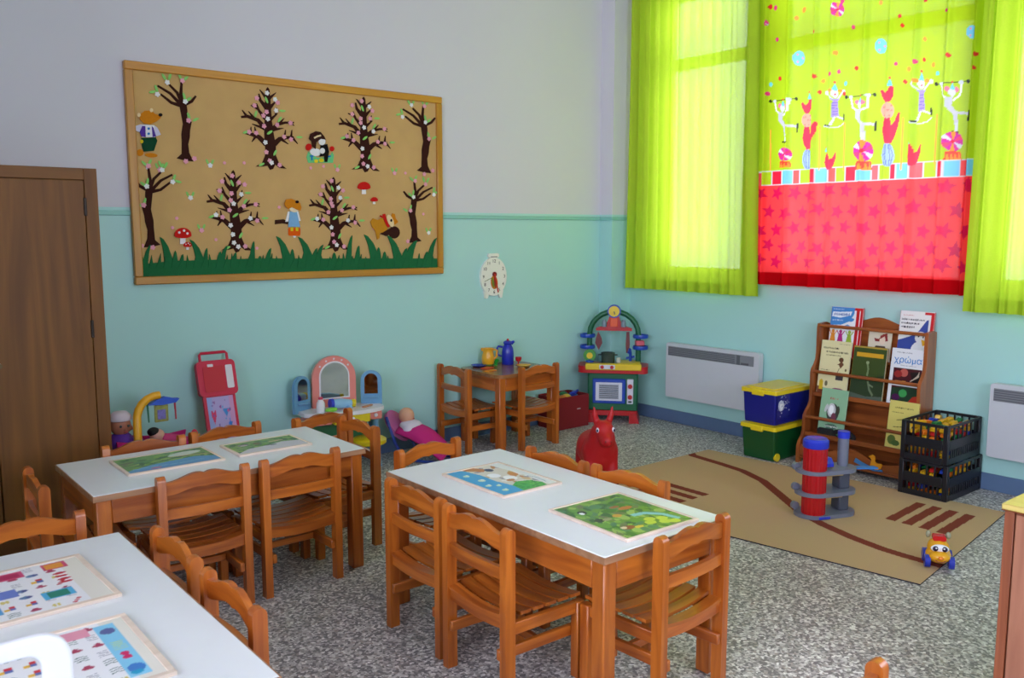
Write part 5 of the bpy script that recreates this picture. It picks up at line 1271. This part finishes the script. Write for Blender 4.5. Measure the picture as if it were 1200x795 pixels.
heart(cv, .20, .80, .10, (205, 40, 90)); heart(cv, .40, .62, .085, (210, 40, 90)); cv.p([(.55,.86),(.80,.86),(.67,.77)], (50, 130, 200)); cv.p(starp(.78, .68, .09), (50, 120, 210))
for k in range(26): cv.e(rs.uniform(.08, .92), rs.uniform(.05, .97), rs.uniform(.02, .05), rs.uniform(.008, .02), rs.choice([(140, 70, 150), (120, 90, 170), (200, 90, 150), (90, 160, 210)]))
def ip(A, B):
    P = np.stack([-.082+.164*A, -.002+0*A, .045+.565*B], 1); return np.array([tuple(Mt @ Vector(p)) for p in P])
grid_sheet('ironing_cover', 40, 120, ip, cv, print_mat('ironing_cover_print', .5), t, lambda A, B: (A, B))

# toy vanity
VP, VB_, VW, VY = mat('vanity_pink', (226, 134, 122), .4), mat('vanity_blue', (106, 158, 196), .4), mat('vanity_white', (226, 224, 228), .35), mat('vanity_yellow', (214, 190, 20), .38)
MIR = mat('mirror', (225, 228, 228), .05, metal=1.0, noise=.0)
t = thing('toy_vanity', 'toy dressing table with a pink arched mirror and two blue side mirrors', 'toy vanity', (-2.860, -.20, 0), R(-9))
top = [(-.285, .12)] + [(-.285+.0, -.02)] + [(.285*-math.cos(R(a)), -.02-.125*math.sin(R(a))**.8) for a in range(15, 180, 15)] + [(.285, -.02), (.285, .12)]
MB().prism(top, .395, .420, 'xy').build('tray_top', VW, t, angle=30)
ds = [MB().rbox((-.25, -.095, .335), (-.10, .10, .395), .006).build('drawer', VP, t), MB().rbox((-.095, -.125, .335), (.155, .10, .395), .006).build('drawer', VY, t), MB().rbox((.160, -.08, .335), (.255, .10, .395), .006).build('drawer', VP, t)]
for d, x, y in zip(ds, (-.175, .03, .208), (-.10, -.13, -.085)): MB().ell((x, y, .366), (.014, .010, .014), 12, 8).build('knob', VW, d)
def arched(w_, h_, n=14): return [(-w_, 0), (w_, 0), (w_, h_-w_)] + [(w_*math.cos(math.pi*k/n), h_-w_+w_*math.sin(math.pi*k/n)) for k in range(1, n)] + [(-w_, h_-w_)]
A0 = Matrix.Translation((-.02, .08, .42))
MB().prism(arched(.152, .345), 0, .03, 'xz', A0).build('mirror_frame', VP, t, angle=30)
f_ = MB().prism([(x, z+.055) for x, z in arched(.106, .255)], -.004, 0, 'xz', A0).build('mirror_rim', VW, t, angle=30)
MB().prism([(x, z+.064) for x, z in arched(.096, .236)], -.006, -.004, 'xz', A0).build('mirror', MIR, t, smooth=False)
for a in (40, 65, 90, 115, 140): MB().prism(starp(.128*math.cos(R(a)), .195+.13*math.sin(R(a)), .009), -.002, 0, 'xz', A0).build('star', VW, t, smooth=False)
for s in (-1, 1):
    As = Matrix.Translation((s*.240-.01, .05, .405)) @ Matrix.Rotation(R(-28*s), 4, 'Z')
    MB().prism(arched(.072, .245), 0, .022, 'xz', As).build('side_frame', VB_, t, angle=30)
    MB().prism([(x, z+.085) for x, z in arched(.045, .140)], -.003, 0, 'xz', As).build('side_mirror', MIR, t, smooth=False)
    MB().rbox((-.05, -.02, .055), (.05, 0, .070), .004, As).build('side_ledge', VB_, t)
for sx in (-1, 1):
    for yy in (.01, .09): MB().cyl((sx*.25, yy, 0), (sx*.24, yy, .335), .020, n=12).build('leg', VB_, t)
MB().rbox((-.20, .06, .10), (.20, .08, .335), .004).build('back_panel', mat('vanity_green', (40, 110, 60), .5), t)
def von(x, y): a = R(-9); return (-2.860+x*math.cos(a)-y*math.sin(a), -.20+x*math.sin(a)+y*math.cos(a), .4205)
t = thing('toy_hairdryer', 'pale blue toy hairdryer lying on the vanity tray', 'toy hairdryer', von(.0, -.045), R(-5))
MB().tube([(-.085, 0, .045), (-.02, 0, .042), (.05, 0, .036)], [.032, .034, .024], 16).build('barrel', mat('pale_blue', (140, 186, 220), .35), t); MB().tube([(-.10, 0, .046), (-.08, 0, .045)], [.034, .036], 16).build('nozzle_ring', BLP, t); MB().tube([(.05, 0, .036), (.075, 0, .034)], [.026, .028], 16).build('rear_cap', VY, t); MB().tube([(.015, 0, .028), (.028, -.05, .014)], .014, 10).build('grip', MATS['pale_blue'], t)
t = thing('toy_bottle', 'white toy bottle with a pink cap on the vanity tray', 'toy bottle', von(-.165, -.06)); MB().lathe([(.028, 0), (.030, .01), (.027, .06), (.014, .085)], 16).build('bottle', VW, t); MB().cyl((0, 0, .085), (0, 0, .10), .015, n=14).build('cap', mat('cap_pink', (206, 60, 90), .4), t)
one('toy_comb', MB().ell((0, 0, .016), (.045, .022, .016), 14, 8), mat('lime_toy', (120, 196, 60), .4), 'lime green toy brush on the vanity tray', 'toy', loc=von(-.105, -.095))
one('toy_comb', MB().rbox((-.05, -.012, 0), (.05, .012, .010), .004), mat('tan_toy', (196, 140, 100), .5), 'tan toy comb at the right of the vanity tray', 'toy', loc=von(.165, -.04), rotz=.4)
# yellow stool beneath
t = thing('toy_stool', 'yellow plastic stool in front of the toy vanity', 'stool', (-2.735, -.335, 0)); MB().lathe([(.105, .185), (.115, .192), (.115, .215), (.100, .225), (.001, .228)], 26).build('seat', VY, t)
for k in range(3): MB().tube([(.09*math.cos(k*2.1+.4), .09*math.sin(k*2.1+.4), .19), (.115*math.cos(k*2.1+.4), .115*math.sin(k*2.1+.4), 0)], .016, 10).build('leg', VB_, t)

# doll in pink bouncer
t = thing('doll_bouncer', 'magenta and blue doll bouncer seat on the floor by the mint wall', 'doll bouncer', (-2.285, -.315, 0), R(-62))
BF = mat('bouncer_blue', (40, 66, 150), .35); MG = mat('magenta_cloth', (196, 26, 120), .8); PKC = mat('dusty_pink_cloth', (190, 96, 150), .85)
for s in (-1, 1): MB().tube([(-.24, s*.10, .30), (-.17, s*.105, .12), (-.10, s*.11, .014), (.05, s*.11, .010), (.18, s*.10, .012)], .011, 8).build('frame_tube', BF, t)
MB().tube([(.18, -.10, .012), (.20, 0, .012), (.18, .10, .012)], .011, 8).build('foot_bar', BF, t); MB().tube([(-.10, -.11, .014), (-.10, .11, .014)], .011, 8).build('cross_bar', BF, t)
Mb = Matrix.Translation((-.20, 0, .225)) @ Matrix.Rotation(R(50), 4, 'Y')
MB().prism([(x, y) for x, y in ellp(0, 0, .125, .105, n=24)], -.02, .008, 'xy', Mb).build('head_rest', PKC, t, angle=30)
b = MB(); n_ = 12; vs_ = []; fs = []
for i in range(n_+1):
    u = i/n_; x = -.16+.36*u; z = .19-.17*u+.035*math.sin(u*3.14)
    for j in range(9):
        v = -1+j/4; vs_.append((x, v*(.115+.015*math.sin(3.14*u)), z+.075*(1-v*v)*(.5+.5*math.sin(math.pi*min(1, u*1.05)))))
for i in range(n_):
    for j in range(8): fs.append((i*9+j, i*9+j+1, (i+1)*9+j+1, (i+1)*9+j))
b.add(vs_, fs); o = b.build('blanket', MG, t, fix=False); so = o.modifiers.new('thick', 'SOLIDIFY'); so.thickness = .012
MB().tube([(.075, -.085, .045), (.055, -.06, .135), (.06, 0, .155), (.075, .05, .13), (.10, .07, .05)], .010, 8).build('toy_bar', mat('bar_yellow', (214, 160, 30), .4), t)
SKIN = mat('doll_skin', (214, 158, 128), .5)
t = thing('doll', 'baby doll in a pale bib lying in the magenta bouncer', 'doll', (-2.285, -.315, 0), R(-62))
b = MB(); b.ell((-.135, 0, .300), (.058, .052, .058), 18, 14); b.ell((-.095, 0, .285), (.018, .022, .02)); remeshed(b, 'head', SKIN, t, .008, 3)
b = MB(); b.ell((-.10, 0, .225), (.085, .085, .050)); b.ell((-.085, -.075, .205), (.04, .03, .045)); b.ell((-.085, .075, .205), (.04, .03, .045)); remeshed(b, 'bib', mat('bib_white', (214, 206, 222), .85), t, .010, 4)
for s in (-1, 1): MB().ell((-.094, s*.020, .312), (.006, .007, .008), 8, 6).build('eye', KD, t)
MB().ell((-.078, 0, .282), (.008, .012, .005), 8, 6).build('mouth', mat('doll_lip', (180, 80, 80), .5), t)
MB().ell((-.080, 0, .296), (.008, .008, .008), 8, 6).build('nose', SKIN, t)

# doll cradle with yellow arch and mobile
t = thing('doll_cradle', 'magenta doll cradle with a yellow arch and hanging blue mobile', 'doll cradle', (-4.150, -.34, 0))
MB().rbox((-.20, -.13, .20), (.20, .13, .225), .01).build('cradle_floor', MG, t)
for s in (-1, 1):
    MB().prism([(-.20, .215), (.20, .215), (.245, .43), (.10, .415), (-.02, .43), (-.21, .47)], s*.125-.008, s*.125+.008, 'xz').build('cradle_side', MG, t, smooth=False)
    MB().rbox((s*.20-.008, -.12, .215), (s*.20+.008, .12, .40), .006).build('cradle_end', mat('raspberry_plastic', (176, 18, 56)), t)
    for x in (-.17, .17): MB().tube([(x, s*.11, .20), (x*1.15, s*.13, 0)], .016, 8).build('leg', MATS['bar_yellow'], t)
YA = mat('arch_yellow', (232, 166, 22), .35)
ar = [(-.105, -.145, .20), (-.105, -.145, .56)] + [(-.105+.13*(1-math.cos(R(a))), -.145+.05*math.sin(R(a)), .56+.135*math.sin(R(a))) for a in range(15, 96, 16)]
MB().tube(ar, .022, 10).build('arch', YA, t)
UPM = Matrix.Translation((-.012, 0, .028))
mo = MB().prism([(-.02,.618),(.03,.645),(.075,.655),(.125,.640),(.150,.638),(.13,.618),(.06,.612)], -.115, -.075, 'xz', UPM).build('mobile_top', mat('mobile_blue', (44, 88, 200), .4), t, smooth=False)
MB().rbox((.015, -.100, .515), (.090, -.092, .612), .003, UPM).build('mobile_picture', mat('mobile_pattern', (150, 150, 70), .5, noise=.6, nscale=60), t)
MB().rbox((.030, -.103, .530), (.075, -.100, .585), .003, UPM).build('mobile_inset', mat('mobile_inset', (120, 110, 180), .5, noise=.6, nscale=80), t)
for x, m in ((-.020, mat('tassel_green', (50, 120, 90), .7)), (.128, mat('tassel_red', (190, 60, 70), .7))): MB().tube([(x, -.095, .622), (x+.004, -.095, .52)], [.006, .004], 6, M=UPM).build('tassel', m, t)
MB().tube([(-.03, -.150, .455), (.05, -.155, .420), (.12, -.150, .375)], .014, 8).build('purple_bar', mat('purple_bar', (110, 90, 200), .4), t)
b = MB().prism([(.19,.405),(.235,.455),(.215,.40)], -.14, -.13, 'xz'); b.build('yellow_flag', YA, t, smooth=False)
t = thing('doll', 'small doll with black hair lying in the magenta cradle', 'doll', (-4.150, -.34, 0))
b = MB(); b.ell((.030, -.04, .455), (.042, .036, .040)); remeshed(b, 'head', mat('doll_pale', (222, 168, 150), .5), t, .007, 3)
b = MB(); b.ell((.012, -.035, .478), (.034, .036, .026)); b.build('hair', mat('doll_black', (20, 16, 20), .7), t)
b = MB(); b.tube([(.05, -.04, .43), (.11, -.05, .415), (.20, -.05, .40)], [.038, .042, .026], 12); b.ell((.09, -.10, .41), (.05, .02, .02)); remeshed(b, 'gown', mat('doll_gown', (196, 60, 120), .8), t, .009, 3)
b = MB(); b.ell((.235, -.05, .425), (.022, .020, .040)); b.build('boot', mat('raspberry_boot', (196, 24, 60), .6), t)
t = thing('doll', 'doll in a white hat and purple clothes sitting beside the wardrobe', 'doll', (-4.318, -.40, 0))
b = MB(); b.ell((0, 0, .545), (.055, .052, .060), 16, 12); b.ell((.045, -.02, .528), (.016, .016, .014)); remeshed(b, 'head', mat('doll_tan', (176, 112, 84), .5), t, .008, 3)
b = MB(); b.lathe([(.058, 0), (.061, .008), (.056, .026), (.036, .046), (.002, .052)], 18, (0, 0, .575)); b.build('hat', mat('hat_white', (214, 200, 206), .85), t)
b = MB(); b.ell((0, 0, .44), (.070, .065, .075)); b.ell((.06, -.05, .45), (.05, .03, .03)); b.tube([(0, 0, .40), (.0, -.01, .23)], [.06, .05], 12); remeshed(b, 'jacket', mat('doll_purple', (92, 44, 150), .8), t, .010, 3)
b = MB(); b.ell((.03, -.055, .405), (.055, .035, .045)); b.build('lap_cloth', MATS['doll_black'], t)
for sx in (-.012, .028): MB().ell((sx, -.050, .548), (.007, .006, .008), 8, 6).build('eye', KD, t)
MB().ell((.010, -.052, .530), (.007, .007, .006), 8, 6).build('nose', MATS['doll_tan'], t)
MB().ell((.012, -.047, .514), (.012, .006, .004), 8, 6).build('mouth', mat('doll_lip', (180, 80, 80)), t)

# ---------------------------------------------------------------- puzzles on the tables
PW = wood('puzzle_wood', (218, 196, 176), (232, 212, 196), 'x', rough=.5, coat=0)
def puzzle(label, x0, y0, x1, y1, cvs, group, rot=0, mrg=.012):
    """print coordinates: u to the right when seen from the camera side, v away"""
    t = thing('puzzle', label, 'puzzle', ((x0+x1)/2, (y0+y1)/2, TH+.0005), R(rot), group); hx, hy = (x1-x0)/2, (y1-y0)/2
    MB().rbox((-hx, -hy, 0), (hx, hy, .007), .001).build('puzzle_base', PW, t)
    for (lo, hi) in (((-hx, -hy), (hx, -hy+mrg)), ((-hx, hy-mrg), (hx, hy)), ((-hx, -hy+mrg), (-hx+mrg, hy-mrg)), ((hx-mrg, -hy+mrg), (hx, hy-mrg))): MB().rbox((*lo, .007), (*hi, .0105), .0008).build('frame_strip', PW, t)
    ix, iy = hx-mrg, hy-mrg; n = int(2*ix/.0035); k = int(2*iy/.0035)
    grid_sheet('picture', n, k, lambda A, B: np.stack([-ix+2*ix*A, -iy+2*iy*B, .0085+0*A], 1), cvs, print_mat('puzzle_print', .35, .4), t, lambda A, B: (A, B))
def nature(seed, base, pal, n=160, mx=.10):
    c = Canvas(base); q = random.Random(seed)
    for k in range(n): c.e(q.random(), q.random(), q.uniform(.02, mx), q.uniform(.012, mx*.6), q.choice(pal), q.uniform(0, 180))
    return c
G = [(70, 120, 50), (100, 150, 60), (130, 170, 70), (60, 100, 60), (150, 180, 90), (84, 130, 90), (110, 120, 80)]
# middle table, far: farm animals by blue water (water along the left-hand side)
c = nature(1, (214, 206, 190), [(236, 232, 226), (206, 170, 120), (190, 130, 70), (222, 216, 206), (150, 140, 150)], 70, .09)
c.p([(0,0),(.36,0),(.40,.2),(.34,.45),(.36,.7),(.30,.95),(.25,1),(0,1)], (58, 156, 206))
for x, y, s in ((.16,.78,.05),(.2,.55,.06),(.12,.36,.05),(.24,.30,.04),(.18,.14,.05)): c.e(x, y, s, s*.7, (196, 220, 190)); c.e(x+.03, y+.02, s*.4, s*.4, (236, 236, 220))
c.p([(.36,0),(.80,0),(.84,.12),(.74,.26),(.55,.30),(.40,.22)], (66, 168, 74)); q = random.Random(2)
for k in range(40): c.e(q.uniform(.42, .78), q.uniform(.02, .24), .03, .018, q.choice([(40, 140, 60), (110, 190, 80), (86, 176, 70)]))
c.p([(.30,.95),(.5,.8),(.62,.86),(.5,1),(.3,1)], (190, 120, 60)); c.e(.62, .82, .07, .06, (50, 60, 100)); c.e(.5, .62, .10, .08, (240, 240, 240)); c.e(.62, .45, .10, .09, (242, 240, 238)); c.e(.55, .38, .07, .04, (190, 120, 60)); c.e(.78, .55, .07, .08, (196, 130, 60))
c.p([(.84,0),(1,0),(1,1),(.80,1),(.88,.5)], (222, 224, 220)); c.l([(.9,.1),(.93,.3),(.88,.4)], .012, (90, 120, 150))
puzzle('picture puzzle with animals by blue water on the middle table', -3.610, -2.845, -3.305, -2.432, c, 'picture puzzles')
c = nature(5, (104, 144, 60), G, 190, .11)
c.l([(.55,.42),(.72,.40),(.85,.28),(.9,.1)], .07, (130, 190, 190)); c.e(.18, .76, .055, .05, (40, 50, 50)); c.e(.16, .74, .03, .03, (230, 232, 232)); c.e(.16, .50, .06, .05, (56, 66, 50)); c.e(.25, .48, .06, .03, (150, 150, 110)); c.e(.25, .20, .09, .045, (150, 80, 50)); c.e(.2, .22, .04, .03, (220, 200, 160)); c.e(.36, .16, .06, .03, (214, 190, 60)); c.e(.42, .50, .06, .04, (200, 150, 60)); c.e(.68, .62, .10, .04, (190, 110, 60)); c.e(.6, .7, .07, .03, (160, 100, 60))
for x, y in ((.75,.2),(.7,.12),(.62,.25),(.8,.08),(.55,.18)): c.e(x, y, .07, .05, (190, 206, 70))
puzzle('picture puzzle of a green meadow on the middle table, near the bright chair', -3.590, -3.480, -3.235, -3.075, c, 'picture puzzles', -2)
c = nature(7, (110, 150, 80), G, 120, .12); c.p([(0,0),(1,0),(1,.30),(.8,.46),(.55,.40),(.3,.34),(0,.14)], (90, 150, 196)); c.p([(.10,.10),(1,.05),(1,0),(.1,0)], (80, 130, 190)); c.e(.75, .76, .20, .12, (206, 214, 200), 15); c.l([(.3,.42),(.6,.55),(.9,.62)], .05, (70, 110, 70)); c.l([(.55,.66),(.75,.60),(1,.5)], .04, (196, 170, 110)); c.e(.3, .12, .06, .05, (190, 120, 150))
for k in range(8): c.e(.1+k*.1, .2+.03*math.sin(k), .05, .02, (130, 180, 214))
puzzle('picture puzzle of a lake landscape on the left rear table', -4.625, -1.612, -4.210, -1.325, c, 'picture puzzles')
c = nature(9, (130, 160, 90), G, 110, .11); c.p([(0,0),(1,0),(1,.45),(.75,.55),(.5,.42),(.2,.35),(0,.10)], (206, 200, 206)); c.e(.22, .72, .08, .07, (150, 120, 150)); c.e(.22, .68, .05, .04, (220, 200, 200)); c.e(.42, .70, .06, .08, (120, 90, 60)); c.e(.5, .44, .05, .04, (90, 90, 100)); c.e(.58, .40, .05, .04, (90, 90, 100)); c.e(.7, .70, .12, .04, (216, 186, 150))
puzzle('picture puzzle with a pale path on the left rear table, nearer the right end', -4.140, -1.602, -3.780, -1.358, c, 'picture puzzles')
def picto(seed):
    c = Canvas((226, 220, 208)); q = random.Random(seed)
    c.r(0, 0, .84, 1, (232, 230, 232))
    for i in range(6):
        for j in range(7):
            x, y = .07+i*.138, .07+j*.142; k = q.randrange(7)
            if k == 0:
                for s in range(3): c.e(x+.02*s-.02, y+.03*(s-1), .020, .014, (190, 40, 60))
            elif k == 1:
                for s in range(2): c.e(x+.03*s-.015, y, .014, .030, (214, 196, 110))
            elif k == 2:
                for s in range(3): c.l([(x-.04, y+.03*(s-1)), (x, y+.03*(s-1)+.015), (x+.04, y+.03*(s-1))], .010, (70, 100, 90))
            elif k == 3: c.e(x, y, .045, .03, (100, 130, 170)); c.e(x+.02, y, .02, .02, (70, 80, 140))
            elif k == 4: c.r(x-.04, y-.04, x, y, (230, 180, 60)); c.r(x, y, x+.04, y+.04, (210, 50, 60)); c.r(x, y-.04, x+.04, y, (90, 110, 170))
            elif k == 5:
                for s in range(4): c.l([(x-.04, y-.04+.024*s), (x+.03, y-.03+.024*s)], .008, (150, 150, 160))
            else: c.e(x, y, .04, .02, (170, 60, 90)); c.e(x, y+.03, .02, .012, (170, 60, 90))
    return c
c = picto(3); c.r(.30, .80, .58, .95, (206, 80, 120)); c.r(.33, .83, .55, .92, (180, 40, 90)); c.r(.72, .82, .90, .97, (200, 70, 110)); c.r(.745, .84, .875, .95, (226, 150, 60)); c.r(.30, .42, .46, .58, (110, 130, 200)); c.r(.58, .20, .80, .36, (80, 170, 210)); c.r(.62, .22, .76, .34, (40, 130, 110)); c.r(0, .78, .26, .93, (110, 190, 200)); c.r(.12, .14, .3, .30, (80, 150, 200)); c.e(.2, .22, .05, .04, (170, 50, 80))
for k in range(4): c.e(.80, .70-.07*k, .05, .022, (196, 40, 60))
puzzle('pictogram puzzle of small sorted pictures on the front left table, farther one', -5.415, -2.870, -5.010, -2.462, c, 'pictogram puzzles', 2, .016)
c = picto(4); c.r(.56, .82, .76, .96, (226, 150, 170)); c.r(.80, .06, .93, .94, (130, 196, 226)); c.e(.865, .82, .05, .05, (90, 100, 150)); c.e(.865, .18, .055, .06, (60, 120, 190)); c.e(.855, .12, .04, .03, (40, 150, 190))
for y in (.36, .42): c.e(.865, y, .03, .03, (206, 40, 100))
for k in range(5): c.e(.865, .62-.03*k, .045, .008, (170, 206, 170))
puzzle('pictogram puzzle with a blue strip on the front left table, nearer one', -5.435, -3.405, -5.035, -3.000, c, 'pictogram puzzles', 0, .016)
